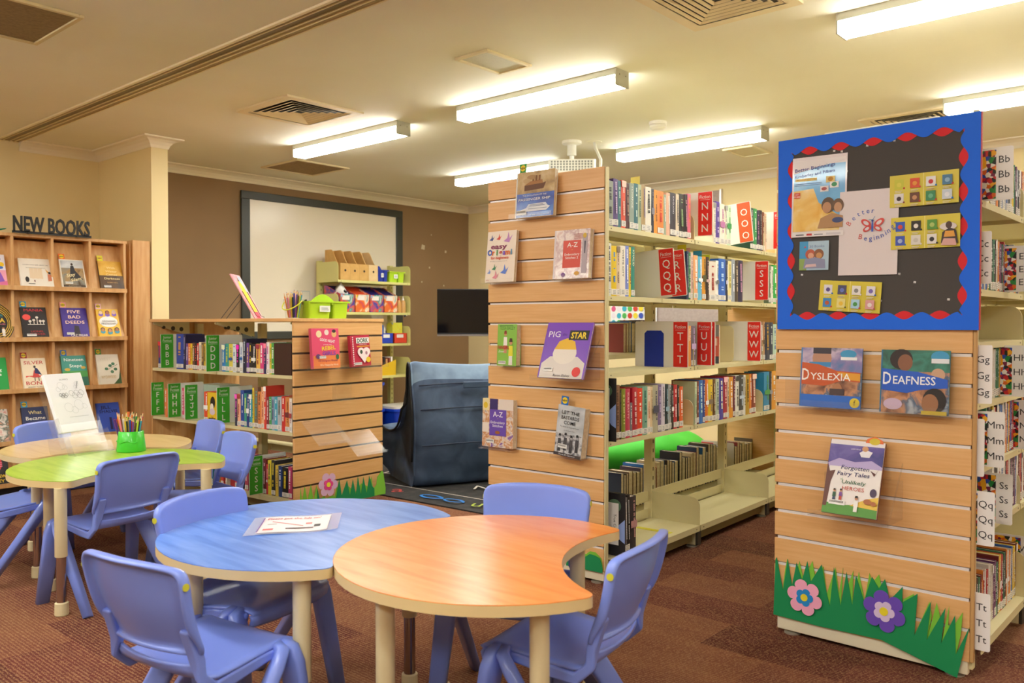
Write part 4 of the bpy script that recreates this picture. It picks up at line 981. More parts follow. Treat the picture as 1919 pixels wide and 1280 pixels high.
# ---- noticeboard bookcase
def c_dys(a):
    f = Fx(a, .218, .213); f.r(.02, 0, .98, 1, PEOPLE).r(.02, .6, .98, .4, photo('lilac_photograph_print', ['#5a7ab0', '#8a7fb0', '#c9b8cc', '#3a4a6a'], 12)).e(.35, .82, .16, .17, '#b98a70').r(.2, .9, .3, .1, '#3a3440').r(.14, .68, .36, .08, '#3f8ac0')
    f.p([(.02, .75), (.3, .72), (.6, .62), (.98, .60), (.98, .44), (.7, .46), (.4, .36), (.02, .38)], '#c85a2a').p([(.6, .60), (.98, .58), (.98, .46), (.75, .48)], '#e0a02a')
    f.e(.78, .9, .13, .07, '#3f9ac8').r(.66, .80, .26, .05, '#eceef2').t('D', .09, .45, .2, '#f6efe8', w=.12, bold=.01).t('YSLEXIA', .5, .46, .12, '#f6efe8', w=.66, bold=.01).e(.62, .32, .08, .09, '#b07a54').r(.5, .22, .24, .1, '#4a3a3a').r(.02, .0, .98, .21, '#2a6ac8').e(.91, .1, .08, .08, '#d8c22a').t('f', .91, .06, .09, '#5a4a10')
face_out('square book with an orange wavy band on the clear ledge below the noticeboard', lean(XR, .104, .868, .05, .03, .213), .216, .213, .012, mat('#4f86c0', .25), c_dys)
def c_deaf(a):
    f = Fx(a, .216, .213); f.r(.02, 0, .98, 1, PEOPLE).r(.02, .66, .98, .34, photo('teal_photograph_print', ['#1f5a4a', '#3f8a7a', '#2a4a3f', '#6ab09a'], 10)).e(.3, .85, .17, .16, '#2a1d1a').e(.36, .80, .11, .13, '#8a5a40').e(.86, .9, .13, .09, '#3f9ac8').r(.74, .80, .25, .07, '#e6e9ee').e(.84, .62, .1, .1, '#c9a284')
    f.p([(.02, .70), (.25, .68), (.55, .66), (.98, .55), (.98, .42), (.6, .38), (.4, .32), (.02, .36)], '#1f5ac8').t('D', .1, .45, .2, '#f2f4f8', w=.12, bold=.01).t('EAFNESS', .5, .46, .13, '#f2f4f8', w=.62, bold=.01)
    f.e(.8, .22, .17, .19, '#1f1614').e(.74, .17, .12, .15, '#9a6a48').r(.62, 0, .36, .06, '#c9b02a').e(.2, .14, .14, .09, '#c8b0c8')
face_out('square book with a blue wavy band on the clear ledge below the noticeboard', lean(XR, .386, .866, .05, .03, .213), .214, .213, .014, mat('#2f6f9a', .25), c_deaf, spine=mat('#4f90b0', .3))
easel('long clear ledge holding two square books below the noticeboard', XR @ T(.03, 0, .862), .635, .1, .07, .03, name='acrylic_ledge')
def c_forg(a):
    f = Fx(a, .185, .245); f.r(0, .72, 1, .28, photo('violet_sky_print', ['#2f2f7a', '#5a4a9a', '#8a7ac0'], 9)).p([(0, .72), (.2, .80), (.5, .76), (.8, .80), (1, .72), (1, .66), (0, .66)], '#b8a8d8').r(.04, .12, .96, .56, '#efe9e6').p([(0, 0), (1, 0), (1, .12), (.6, .16), (.3, .13), (0, .16)], '#5a9a3f').p([(.5, .14), (1, .12), (1, .3), (.8, .26)], '#e8c24a')
    f.p([(0, .1), (.07, .1), (.1, .45), (.16, .62), (.06, .60), (.0, .72)], '#6a3f34').p([(.6, .84), (.75, .84), (.8, .92), (.66, .95), (.56, .9)], '#e9e6ee').e(.66, .96, .06, .05, '#c9956a')
    f.t('Forgotten', .52, .645, .06, '#33306a', w=.52, shear=.15, bold=.006).t('Fairy Tales', .5, .555, .06, '#33306a', w=.6, shear=.15, bold=.006).t('of', .3, .49, .03, '#5aa05a').t('Unlikely', .53, .44, .055, '#2f6a4a', w=.44, shear=.15, bold=.004).t('HEROES', .53, .35, .055, '#c0402f', w=.4)
    f.e(.9, .35, .06, .08, '#4a3a5a').p([(.8, .66), (.9, .62), (.96, .7), (.88, .58)], '#5a2a2a').man(.2, .18, .055, '#2f5a3f', '#3a4a6a').man(.32, .2, .05, '#7a4a9a', '#c0402f').man(.62, .06, .07, '#f2f0ea', '#f2f0ea').e(.82, .22, .07, .05, '#b06a3a').e(.93, .2, .05, .04, '#b06a3a').t('USBORNE', .5, .93, .022, '#d8d0f0', w=.18)
face_out('fairy tale picture book tilted forward alone in the middle of the noticeboard bookcase', lean(XR, .218, .51, .125, .032, .262), .185, .262, .014, mat('#e8e2e6', .3), c_forg, spine=mat('#7a3a34', .4), barcode=(.022, .032, .055, .016))
n = MB(); X_ = lean(XR, .218, .51, .125, .032, .262) @ T(.12, -.001, .258); n.prism([(0, 0), (.06, 0), (.055, .012), (.03, .024), (.004, .014)], 0, .0008, '#e8702a', 'y', X_); Art(n, X_, .0002, -.0003).ell(.03, .006, .018, .012, '#d8c22a')
tag(n.build('bookmark_tag', None), 'orange paper tag sticking up behind the fairy tale book', 'bookmark')
t = easel('clear tilted rest under the fairy tale book', XR @ T(.18, 0, .50), .27, .13, .15, .018)
MB().prism([(-.15, 0), (-.002, .19), (-.002, .18), (-.14, -.003)], .267, .27, acrylic(), 'x').build('side_gusset', t)

# ---- low junior bookcase end: a frame whose local x runs along the end and -y points out
XE = XL @ T(.016, 0, 0, R(90))
def c_reb(a):
    f = Fx(a, .212, .242); f.r(.03, 0, .97, .32, '#f08a4a').e(.27, .86, .1, .1, '#f0dcb0').e(.55, .9, .08, .08, '#f4e2da').e(.82, .86, .09, .1, '#e8b87a').e(.82, .93, .07, .05, '#3a2a2a')
    f.t('GOOD NIGHT', .56, .66, .07, '#f6ecf0', w=.55, bold=.02, rot=-8).t('STORIES FOR', .56, .58, .02, '#f6ecf0', w=.3).t('REBEL', .6, .46, .10, '#f4d23a', w=.5, bold=.02, rot=4).t('GIRLS', .6, .33, .09, '#8a4aa8', w=.48, bold=.03).t('100 Immigrant Women', .55, .17, .05, '#a02f5a', w=.7, bold=.01).t('Who Changed the World', .58, .06, .05, '#f6e2c0', w=.66, bold=.01).e(.9, .28, .06, .08, '#2f6a44').e(.2, .3, .08, .07, '#6a3f7a')
face_out('orange and pink storybook on the clear ledge of the junior bookcase end', lean(XE, .086, .898, .05, .03, .242), .212, .242, .022, mat('#e8507a', .35), c_reb, spine=mat('#c84a6a', .4), barcode=(.05, .06, .05, .016))
def c_dork(a):
    f = Fx(a, .16, .197)
    for i in range(14): f.e(.11, .05 + .068 * i, .03, .03, '#f4e8ec')
    f.r(.28, .74, .68, .18, '#f4f0ee').t('DORK', .62, .765, .13, '#1f5a44', w=.58, bold=.03).t('diaries', .62, .69, .03, '#f2dce2', w=.4, bold=.01).r(.3, .62, .64, .035, '#e8a03a').e(.5, .46, .19, .17, '#f4e2e4').e(.78, .46, .19, .17, '#f4e2e4').p([(.31, .42), (.97, .42), (.64, .1)], '#f4e2e4').e(.5, .46, .07, .08, '#3a4a3a').e(.76, .42, .06, .07, '#b07a8a').e(.84, .2, .12, .11, '#e8c22a')
face_out('small crimson diary book with dotted spine on the clear ledge', lean(XE, .398, .896, .045, .03, .197, -2), .16, .197, .025, mat('#c02a4a', .35), c_dork, barcode=(.02, .01, .06, .016))
easel('long clear ledge on the junior bookcase end', XE @ T(.02, 0, .893), .66, .1, .075, .022, name='acrylic_ledge')
t = thing('acrylic_pocket', 'small empty clear pocket hooked on the junior bookcase end', 'book holder', XE @ T(.272, 0, .688), 'clear plastic book holders')
MB().bx(0, .155, -.004, -.001, 0, .1, acrylic()).bx(0, .155, -.035, -.032, 0, .02, acrylic()).bx(0, .155, -.035, -.001, 0, .003, acrylic()).bx(0, .003, -.035, -.001, 0, .09, acrylic()).build('pocket', t)
for x in (.03, .125): MB().bx(x - .015, x + .015, -.006, .006, .094, .106, acrylic()).build('hook', t)
for lb, x, z in (('upper empty sloping clear shelf on the junior bookcase end', .03, .585), ('lower empty sloping clear shelf on the junior bookcase end', .325, .488)):
    t = thing('acrylic_shelf', lb, 'book holder', XE @ T(x, 0, z), 'clear plastic book holders')
    X_ = T(0, 0, 0, 0, R(-52))
    MB().bx(0, .25, -.003, 0, -.215, 0, acrylic(), T(0, 0, 0, 0, R(-52))).bx(0, .25, -.022, 0, -.218, -.215, acrylic(), T(0, 0, 0, 0, R(-52))).build('sloping_plate', t)
    for xx in (.05, .2): MB().bx(xx - .02, xx + .02, -.005, .008, -.006, .01, acrylic()).build('hook', t)

# ---- foam grass and flowers
def foam(name, label, cat, X, pieces):
    t = thing(name, label, cat, X, None)
    for nm, pts, c, y in pieces: MB().prism(pts, y, y + .0018, c, 'y').build(nm, t)
    return t
DG, LG = mat('#0d8a50', .8), mat('#7cc23a', .8)
D1 = [(-.01, .065), (-.003, .277), (.002, .285), (.027, .164), (.045, .286), (.062, .189), (.079, .279), (.1, .218), (.12, .292), (.133, .219), (.173, .29), (.19, .199), (.204, .145), (.218, .288), (.243, .154), (.263, .28), (.284, .165), (.296, .275), (.325, .189), (.338, .237), (.351, .281), (.375, .245), (.395, .282), (.407, .233), (.385, .067), (.16, .062)]
D2 = [(.381, .07), (.389, .182), (.455, .269), (.454, .215), (.503, .255), (.494, .112), (.546, .24), (.533, .106), (.59, .227), (.578, .106), (.619, .209), (.622, .079), (.662, .18), (.627, -.002 + .006)]
L1 = [(.005, .27), (.024, .161), (.034, .245), (.042, .285), (.063, .184), (.089, .286), (.105, .219), (.138, .295), (.149, .237), (.178, .283), (.192, .187), (.223, .289), (.236, .196), (.25, .292), (.243, .154), (.286, .289), (.284, .163), (.305, .288), (.326, .192), (.342, .291), (.352, .259), (.374, .293), (.386, .243), (.38, .09), (.01, .09)]
L2 = [(.456, .225), (.49, .251), (.495, .196), (.493, .11), (.54, .236), (.547, .19), (.533, .104), (.562, .237), (.572, .196), (.578, .104), (.6, .234), (.598, .17), (.618, .179), (.641, .223), (.636, .148), (.622, .079), (.60, .05), (.45, .09)]
foam('grass_cutout', 'left strip of green foam grass at the foot of the noticeboard bookcase', 'grass cutout', XR, [('dark_blades', D1, DG, -.0065), ('light_blades', L1, LG, -.004)])
foam('grass_cutout', 'drooping right strip of green foam grass at the foot of the noticeboard bookcase', 'grass cutout', XR, [('dark_blades', D2, DG, -.0115), ('light_blades', L2, LG, -.0085)])
LD = [(.135, .06), (.135, .17), (.15, .11), (.28, .09), (.306, .208), (.325, .1), (.369, .188), (.393, .09), (.417, .186), (.442, .085), (.459, .201), (.484, .08), (.506, .189), (.533, .08), (.556, .19), (.58, .12), (.60, .10), (.60, .05)]
LL = [(.003, .07), (.011, .196), (.022, .11), (.042, .201), (.062, .11), (.088, .204), (.108, .1), (.13, .193), (.15, .1), (.19, .12), (.2, .1), (.26, .11), (.27, .1), (.29, .16), (.33, .1), (.38, .15), (.44, .1), (.49, .15), (.55, .12), (.577, .18), (.59, .10), (.62, .12), (.628, .17), (.65, .19), (.666, .205), (.68, .2), (.702, .09), (.70, .05)]
foam('grass_cutout', 'green foam grass along the foot of the junior bookcase end', 'grass cutout', XE, [('light_blades', LL, LG, -.022), ('dark_blades', LD, DG, -.025)])
foam('grass_cutout', 'last scrap of green foam grass at the foot of the tall fiction bookcase', 'grass cutout', XM, [('light_blades', [(-.20, .06), (-.19, .14), (-.092, .125), (-.07, .142), (-.041, .142), (-.01, .12), (.0, .07)], LG, -.0045), ('dark_blades', [(-.20, .055), (-.195, .1), (-.094, .113), (-.07, .13), (-.041, .128), (-.016, .12), (-.005, .092), (0, .067), (-.003, .056)], DG, -.0075)])
def flower(label, X, r, c0, c1, c2, ph=0, n=6):
    def petals(R_, q, h_): return [(math.cos(2 * math.pi * i / 96 + ph + h_) * R_ * (.68 + .32 * abs(math.sin(q * math.pi * i / 96)) ** .55), math.sin(2 * math.pi * i / 96 + ph + h_) * R_ * (.68 + .32 * abs(math.sin(q * math.pi * i / 96)) ** .55)) for i in range(96)]
    return foam('flower_cutout', label, 'flower cutout', X, [('petals', petals(r, n, 0), mat(c0, .8), -.002), ('inner_petals', petals(r * .5, 5, .3), mat(c1, .8), -.004), ('centre', ring(20, r * .2), mat(c2, .8), -.006)])
flower('pink foam flower with blue inner petals', XR @ T(.113, -.012, .158), .066, '#f2a8c4', '#1f8ad0', '#e0cf2a', .3, 6)
flower('purple foam flower with lilac inner petals', XR @ T(.396, -.014, .172), .072, '#6a4ab8', '#d8c4e8', '#ead82a', .2, 6)
flower('pale lilac foam flower with bright pink middle', XE @ T(.216, -.026, .184), .075, '#dcb8dc', '#e04a94', '#ecdf3a', .4, 6)
flower('lilac foam flower half hidden by the chair at the tall fiction bookcase', XM @ T(-.115, -.009, .215), .06, '#d0b4d8', '#e04a94', '#ecdf3a', .4, 6)

# ---- noticeboard
BD = XR @ T(.004, -.012, 1.146)
W_, H_ = .676, .70
nbd = thing('noticeboard', 'black noticeboard with wavy blue and red border on the right-hand bookcase', 'noticeboard', BD)
MB().bx(0, W_, 0, .01, 0, H_, mat('#4d4a48', .9)).build('board', nbd)
MB().bx(W_, W_ + .002, -.002, .012, 0, H_, '#c0302f').bx(-.002, 0, -.002, .012, 0, H_, '#1f5ac0').build('edge_tape', nbd)
def scallop(L, base, amp, per, ph): return [(L * i / 120, base + amp * math.sin(2 * math.pi * (L * i / 120) / per + ph)) for i in range(121)]
BB, RB = mat('#0f68ea', .7), mat('#d8202a', .7)
def strip(nm, L, X, c, base, ph, y):
    w_ = [(x, z) for x, z in scallop(L, base, .012, .112, ph) if z <= x <= L - z]
    w_ = [(base, base)] + [q for q in w_ if base + .006 < q[0] < L - base - .006] + [(L - base, base)]
    MB().prism([(0, 0), (L, 0)] + w_[::-1], y, y + .001, c, 'y', X).build(nm, nbd)
for X_, L in ((T(0, 0, 0), W_), (Matrix.Translation((W_, 0, H_)) @ Matrix.Rotation(R(180), 4, 'Y'), W_), (Matrix.Translation((W_, 0, 0)) @ Matrix.Rotation(R(-90), 4, 'Y'), H_), (Matrix.Translation((0, 0, H_)) @ Matrix.Rotation(R(90), 4, 'Y'), H_)):
    strip('red_border', L, X_, RB, .052, math.pi * .5, -.0015); strip('blue_border', L, X_, BB, .047, math.pi * 1.5, -.0032)
pt = MB()
for x, z in ((.205, .637), (.232, .632), (.32, .64), (.41, .645), (.25, .56), (.09, .20), (.13, .235), (.43, .19), (.48, .16), (.585, .1), (.59, .30), (.37, .10)): pt.add([(x + a, -.003 + b_, z + c_) for a, b_, c_ in ((-.004, .003, -.003), (.004, .003, -.004), (.005, .003, .003), (-.003, .003, .004), (0, 0, 0))], [(0, 1, 4), (1, 2, 4), (2, 3, 4), (3, 0, 4)], '#dedede')
pt.build('putty_dots', nbd)
def pinned(label, x, z, w_, h, base, draw, rot=0, y=-.004, cat='poster', name='poster'):
    t = thing(name, label, cat, BD @ T(x, y, z) @ Matrix.Rotation(R(rot), 4, 'Y'))
    m = MB().bx(0, w_, 0, .0008, 0, h, base); draw(Fx(Art(m, None, .0002, -.0002), w_, h)); m.build('sheet', t); return t
LAMN = gloss(mat('#dfd6d8', .4), .8, .08); gl = lambda c: gloss(mat(c, .38), .7, .1)
SKY = gloss(photo('poster_sky_print', ['#2f8ad0', '#6ab4e4', '#a8d4f0'], 6), .8, .08); SAND = gloss(photo('poster_sand_print', ['#e0a42a', '#ecc25a', '#f0dca0'], 14), .8, .08)
def d_post(f):
    f.r(.03, .07, .94, .82, SKY).p([(.03, .07), (.97, .07), (.97, .2), (.5, .42), (.4, .6), (.03, .58)], SAND).p([(.03, .8), (.97, .93), (.97, .96), (.03, .96)], '#e8e4e6')
    f.t('Better Beginnings', .42, .84, .045, '#1f2f8a', w=.74, bold=.014, rot=5).t('Kimberley and Pilbara', .42, .765, .038, '#2a3f9a', w=.74, bold=.006, rot=5).r(.06, .70, .4, .035, '#e8d48a').t('PROGRAM EDITION', .26, .708, .02, '#b08a2a', w=.34)
    for i in range(2): f.r(.05, .665 - .02 * i, .5, .006, '#2f5a9a')
    f.r(.63, .66, .16, .075, '#e9d48a').e(.71, .70, .05, .04, '#c08a2a').r(.70, .59, .16, .075, '#e8eaee').e(.78, .63, .05, .04, '#4a9a6a').r(.53, .55, .15, .07, '#e6e4e6').e(.6, .585, .05, .03, '#b05a5a')
    f.r(.05, .49, .11, .07, '#d8502f').t('GET', .1, .53, .02, '#f4ece8').t('WHERE', .1, .5, .02, '#f4ece8')
    f.e(.68, .38, .12, .14, '#5a4634').e(.66, .35, .08, .1, '#b98a64').e(.86, .37, .1, .12, '#6a4f38').e(.86, .345, .07, .09, '#c09470').p([(.5, .1), (.95, .1), (.95, .24), (.75, .28), (.55, .22)], '#b0875a').e(.86, .19, .1, .05, '#3a4a7a').r(.03, .0, .94, .06, '#e6e2e2').r(.3, .015, .1, .025, '#c8302f').r(.1, .02, .15, .012, '#3a3a44').r(.44, .02, .16, .01, '#6a6a74').r(.66, .015, .26, .025, '#d0ccd0')
pinned('Better Beginnings poster with blue sky and sandy beach on the noticeboard', .05, .338, .2, .29, LAMN, d_post, 1)
def d_bb(f):
    f.r(0, 0, 1, 1, LAMN)
    for ch, x, z, ro in (('B', .20, .60, 52), ('e', .27, .655, 38), ('t', .345, .695, 22), ('t', .415, .715, 12), ('e', .495, .725, 2), ('r', .575, .725, -6)): f.t(ch, x, z, .062, '#c8403a' if ch == 'B' else '#3a5ab8', rot=ro)
    for ch, x, z, ro in zip('Beginnings', (.37, .46, .55, .615, .675, .755, .815, .865, .93, .985), (.425, .405, .40, .405, .415, .435, .46, .485, .53, .575), (-12, -6, 2, 8, 12, 20, 24, 30, 36, 44)): f.t(ch, x, z, .062, '#c8403a' if ch == 'B' else '#3a5ab8', rot=ro)
    for sx in (-1, 1):
        for (dx, dz, a_, b_, ro) in ((.11, .04, .095, .05, 30), (.09, -.05, .075, .04, -25)):
            for k_, c in ((1, '#d0453f'), (.55, '#dfd6d8')):
                pts = []
                for i in range(18):
                    th = 2 * math.pi * i / 18; u, v = a_ * k_ * math.cos(th), b_ * k_ * math.sin(th); r_ = R(ro); u, v = u * math.cos(r_) - v * math.sin(r_), u * math.sin(r_) + v * math.cos(r_)
                    pts.append((.58 + sx * (dx + u), .58 + (dz + v) * .75))
                f.p(pts if sx > 0 else pts[::-1], c)
    f.p([(.565, .505), (.595, .505), (.59, .625), (.57, .625)], '#2f5ac8').e(.58, .635, .02, .02, '#1f3a8a').p([(.58, .645), (.62, .685), (.625, .68), (.585, .64)], '#3a8ab8').p([(.58, .645), (.52, .655), (.52, .65), (.575, .638)], '#3a8ab8')
pinned('white sheet with the Better Beginnings butterfly logo on the noticeboard', .225, .192, .2, .295, LAMN, d_bb, 1, -.006)
def grid_cards(cols_):
    def d(f):
        f.r(.495, 0, .01, 1, '#e8e08a')
        for i in range(4):
            for j in range(2):
                c = cols_[j * 4 + i]
                if c is None: continue
                x, z = .07 + .235 * i, .56 - .44 * j
                f.r(x, z, .14, .30, c[0]).e(x + .07, z + .14, .035, .035, c[1]).r(x + .01, z - .07, .11, .02, '#d8d0b0').r(x + .01, z - .11, .09, .02, '#d8d0b0').e(x + .145, z + .02, .015, .015, c[2])
    return d
YC = gl('#d8c93a')
pinned('yellow booklist card, the upper of the two at the right of the noticeboard', .40, .415, .215, .108, YC, grid_cards([('#c8c83a', '#d8d04a', '#c8302f'), ('#d8502a', '#e89a3a', '#c8302f'), ('#e6e6e2', '#c8302f', '#2f7ac0'), ('#4a7a9a', '#8ab0c8', '#c8402f'), ('#e0ded8', '#3a2420', '#8a3a2a'), ('#6a3f2a', '#c9956a', '#c8302f'), ('#3a8a5a', '#6ab48a', '#c8302f'), ('#c8d4de', '#e6e9ee', '#2f7ac0')]), 0, -.008)
def d_y2(f):
    grid_cards([('#2f5ac0', '#d8402f', '#c8302f'), ('#2a2420', '#e6e2da', '#2a2420'), ('#5a9a3a', '#b0c86a', '#5a9a3a'), None, ('#3f55b8', '#a8b8e0', '#2f7ac0'), ('#dedad2', '#c9c4ba', '#dedad2'), ('#e2e0dc', '#2a2a2c', '#2a2a2c'), None])(f)
    f.e(.84, .62, .12, .06, '#dcd4d0').p([(.74, .12), (.98, .1), (.95, .5), (.86, .58), (.76, .45)], '#3a2a26').e(.85, .66, .045, .055, '#4a3028').p([(.78, .3), (.94, .3), (.92, .48), (.8, .48)], '#e0a040').p([(.74, .06), (.96, .04), (.94, .24), (.78, .26)], '#d8a8a0')
pinned('yellow booklist card with a printed child reading, at the right of the noticeboard', .405, .272, .215, .108, YC, d_y2, 0, -.008)
pinned('yellow booklist card alone near the bottom of the noticeboard', .155, .07, .215, .108, YC, grid_cards([('#e2dfe6', '#5a4a8a', '#2f7ac0'), ('#4a4a6a', '#6a7ac8', '#c8302f'), ('#e4e2de', '#8a8a8a', '#e4e2de'), ('#e4e2e8', '#7a6ab8', '#2f6ac0'), ('#3f8ac8', '#c05a2a', '#c8302f'), ('#e8dc8a', '#e8c23a', '#5a5a2a'), ('#a8d0e8', '#4a9a4a', '#c8402f'), ('#d8a0a0', '#e8e0d8', '#c05a5a')]), 4, -.007)
def d_30(f): f.r(0, 0, 1, 1, gl('#a9c8dc')).r(0, .4, .3, .6, '#3f9ad0').r(0, 0, .25, .4, '#8aa85a').t('30 Books', .6, .78, .09, '#6a7ab0', w=.5, rot=2).e(.38, .55, .17, .17, '#b8583f').e(.67, .55, .17, .17, '#8a5a3a').e(.40, .5, .1, .1, '#d8a284').e(.68, .5, .1, .1, '#c8925a').p([(.15, .06), (.9, .06), (.88, .36), (.55, .44), (.2, .38)], '#8a8fae').p([(.2, .1), (.6, .12), (.58, .22), (.25, .2)], '#d8b8b8').e(.2, .8, .03, .03, '#c8405a')
pinned('small square 30 Books card below the poster on the noticeboard', .082, .216, .108, .105, gl('#d8d4d4'), d_30, 1, -.006)

# ---- new books on the display shelf
XN = T(-6.2, 2.79, 0, R(90))
def nbk(label, x, r_, w_, h, c, art, tagc=None, th=.02, bar=None):
    zb = [1.418, 1.074, .730, .386, .108][r_]
    return face_out(label, XN @ T(x, -.026, zb, 0, -math.atan2(.075, h)), w_, h, th, c if not isinstance(c, str) else mat(c, .4), art, newtag=mat(tagc, .5) if tagc else None, tagx=.002, barcode=bar)
def c_win(a): f = Fx(a, .165, .215); f.r(0, .45, 1, .55, photo('gold_sky_print', ['#c08a1f', '#d8aa3a', '#e0bc5a'], 8)).r(0, 0, 1, .48, photo('dark_field_print', ['#2f1f14', '#5a3f24', '#3f2a18'], 12)); [f.t(s_, .52, z, .07, '#f0dc9a', w=w_, bold=.012) for s_, z, w_ in (('With', .73, .36), ('Winter', .60, .5), ('Comes', .48, .48), ('Darkness', .34, .66))]; f.t('ROBBI NEAL', .52, .21, .035, '#d8a86a', w=.46)
nbk('gold and brown novel with a yellow tag, top right pocket of the display shelf', -.195, 0, .165, .215, '#5a3f1f', c_win, '#d8d82a', bar=(.02, .01, .05, .016))
def c_stay(a): f = Fx(a, .16, .212); f.r(.04, .03, .92, .94, photo('moor_print', ['#7a5f3f', '#a88a60', '#8a8a80', '#5a4630'], 14)).r(.04, .7, .92, .27, CLOUD).p([(.35, .28), (.9, .3), (.6, .62), (.56, .78), (.44, .78), (.4, .6)], '#2a2a30').e(.5, .83, .05, .06, '#3a2a24').t('Stay', .42, .40, .11, '#f0e2b0', w=.4, shear=.3, rot=14, bold=.01).t('Silent', .62, .26, .1, '#f0e2b0', w=.5, shear=.3, rot=14, bold=.01).r(.04, .03, .92, .07, '#4a3a2a').t('KAMERON', .5, .045, .03, '#c9b896', w=.5)
nbk('novel with a cloaked figure on a moor and an orange tag, top row', -.455, 0, .16, .212, '#e6dfd2', c_stay, '#e8702a', bar=(.02, .028, .05, .016))
def c_sp(a): f = Fx(a, .205, .205); f.t('COSER PARA SER LIBRES DE', .5, .76, .035, '#5a4a44', w=.78); [f.p([(x, .66), (x + .12, .66), (x + .13, .28), (x - .01, .3)], '#e2cdb0') for x in (.3, .43, .56)]; f.r(.2, .665, .6, .008, '#4a3f3a').e(.2, .25, .06, .1, '#2f2a2a').p([(.78, .64), (.92, .5), (.85, .48)], '#e0a03a').p([(.84, .2), (.96, .22), (.94, .44), (.84, .46)], '#c97a5a').e(.9, .5, .04, .04, '#2a2420').e(.42, .2, .02, .04, '#8a5a5a').r(.22, .09, .2, .02, '#4a4a4a')
nbk('wide cream book with washing hung on a line, top row of the display shelf', -.715, 0, .205, .205, '#e9e2d6', c_sp)
def c_lady(a): f = Fx(a, .17, .22); f.r(0, .5, 1, .5, '#e0dce8').e(.7, .86, .16, .12, '#5a6ac0').e(.86, .68, .1, .1, '#e8c22a').e(.8, .58, .12, .06, '#3f6ac0').e(.3, .8, .2, .2, '#e08ab0').e(.5, .55, .14, .14, '#3a2420').e(.5, .52, .1, .11, '#c98e68').p([(.2, 0), (.95, .05), (.8, .42), (.35, .42)], '#8a5ac0').p([(.6, .0), (1, 0), (1, .16), (.7, .1)], '#d8709a')
nbk('bright book with a woman in a purple jumper, top row beside the frame edge', -.968, 0, .17, .22, '#e8a0b8', c_lady)
def c_grow(a):
    f = Fx(a, .155, .21); f.e(.5, .55, .42, .27, '#f2f0ea')
    for x, z, c, d_ in ((.2, .88, '#e8c9a0', '#b8a03a'), (.5, .87, '#a8603a', '#6a2f1c'), (.8, .88, '#e0b090', '#c8b8a0'), (.18, .25, '#b07848', '#2a1d1a'), (.5, .22, '#c98a5a', '#3a2a20'), (.82, .25, '#a86f44', '#2a1d1a')):
        f.e(x, z - .07, .11, .09, '#3f9ab0' if z < .5 else '#7a5ac0').e(x, z + .015, .1, .1, d_).e(x, z, .075, .085, c)
    f.t('GROWING', .5, .53, .07, '#3a3a3c', w=.6).t('FRIENDSHIPS', .5, .44, .06, '#3a3a3c', w=.68)
nbk('yellow book with printed children around a white circle, second row', -.21, 1, .155, .212, '#e8b81f', c_grow, '#e8b8c0')
def c_five(a): f = Fx(a, .172, .217); [f.t(s_, .5, z, .105, '#f0c9b8', w=w_, bold=.01) for s_, z, w_ in (('FIVE', .82, .5), ('BAD', .64, .48), ('DEEDS', .46, .74))]; f.p([(.4, .04), (.66, .04), (.62, .38), (.45, .4)], '#2a1a2a').t('CAZ FREAR', .6, .03, .07, '#f0e2e6', w=.66, bold=.01)
nbk('dark purple thriller with three large title words, second row', -.45, 1, .172, .217, '#3a1f8a', c_five, '#f0a0a8', bar=(.02, .018, .05, .016))
def c_mania(a): f = Fx(a, .16, .218); f.t('MANIA', .5, .86, .09, '#d8303a', w=.74).e(.2, .67, .16, .13, '#e8504a').r(.22, .42, .66, .025, '#d8d0c4'); [f.r(x, .44, .035, h, '#cfc8be').e(x + .018, .44 + h, .06, .05, '#e0d8ce') for x, h in ((.3, .1), (.45, .13), (.58, .22), (.7, .1), (.82, .1))]; f.t('LIONEL', .55, .17, .06, '#b83038', w=.5).t('SHRIVER', .55, .08, .06, '#b83038', w=.6)
nbk('black novel with a red title and sculpted figures, blue tag, second row', -.705, 1, .16, .218, '#242022', c_mania, '#2f9ac8', bar=(.02, .01, .06, .016))
def c_abba(a):
    f = Fx(a, .17, .215)
    for i in range(9): f.e(.5, .5, .78 - .03 * i, .86 - .045 * i, '#c9a23a' if i % 2 else '#1f1a18')
    f.t('MY MY!', .6, .66, .1, '#3fb0b8', w=.56, bold=.01).t('ABBA', .62, .5, .14, '#d8b23a', w=.66, bold=.03).t('THROUGH THE AGES', .55, .42, .045, '#e07a9a', w=.8); [f.man(.25 + .2 * i, .05, .1, '#e6e0d8', '#d8d0c8') for i in range(4)]
nbk('black and gold music book cut by the left edge, second row', -.968, 1, .17, .215, '#1f1a18', c_abba)
def c_leaf(a): f = Fx(a, .158, .227); [f.e(x, z, .08, .07, c) for x, z, c in ((.4, .52, '#4a7a5a'), (.58, .62, '#3f6f50'), (.72, .68, '#4a7a5a'), (.64, .42, '#55805a'), (.8, .5, '#3f6f50'))]; f.p([(1, 0), (1, .5), (.9, .2), (.62, .0)], '#3a5a2f').t('WEST', .4, .8, .1, '#d8cdb8', w=.5).t('WYCHWOOD', .45, .2, .1, '#c8a86a', w=.66).p([(.45, .5), (.9, .66), (.91, .65), (.46, .49)], '#6a4f3a')
nbk('cream novel printed with ivy leaves, green tag, third row', -.214, 2, .158, .227, '#e2dac6', c_leaf, '#3f9a3a')
def c_nine(a): f = Fx(a, .165, .225); f.t('Nineteen', .5, .82, .1, '#e6f0ea', w=.78, bold=.005).t('Steps', .55, .62, .1, '#e6f0ea', w=.5, bold=.005).r(0, .3, 1, .2, '#4a9a4a').e(.2, .55, .12, .06, '#c8a83a').e(.85, .6, .1, .06, '#c8a83a').r(0, 0, 1, .3, '#2f6f5a')
nbk('teal green novel behind the acrylic stand, blue tag, third row', -.45, 2, .165, .225, '#2f9080', c_nine, '#1f6fc0')
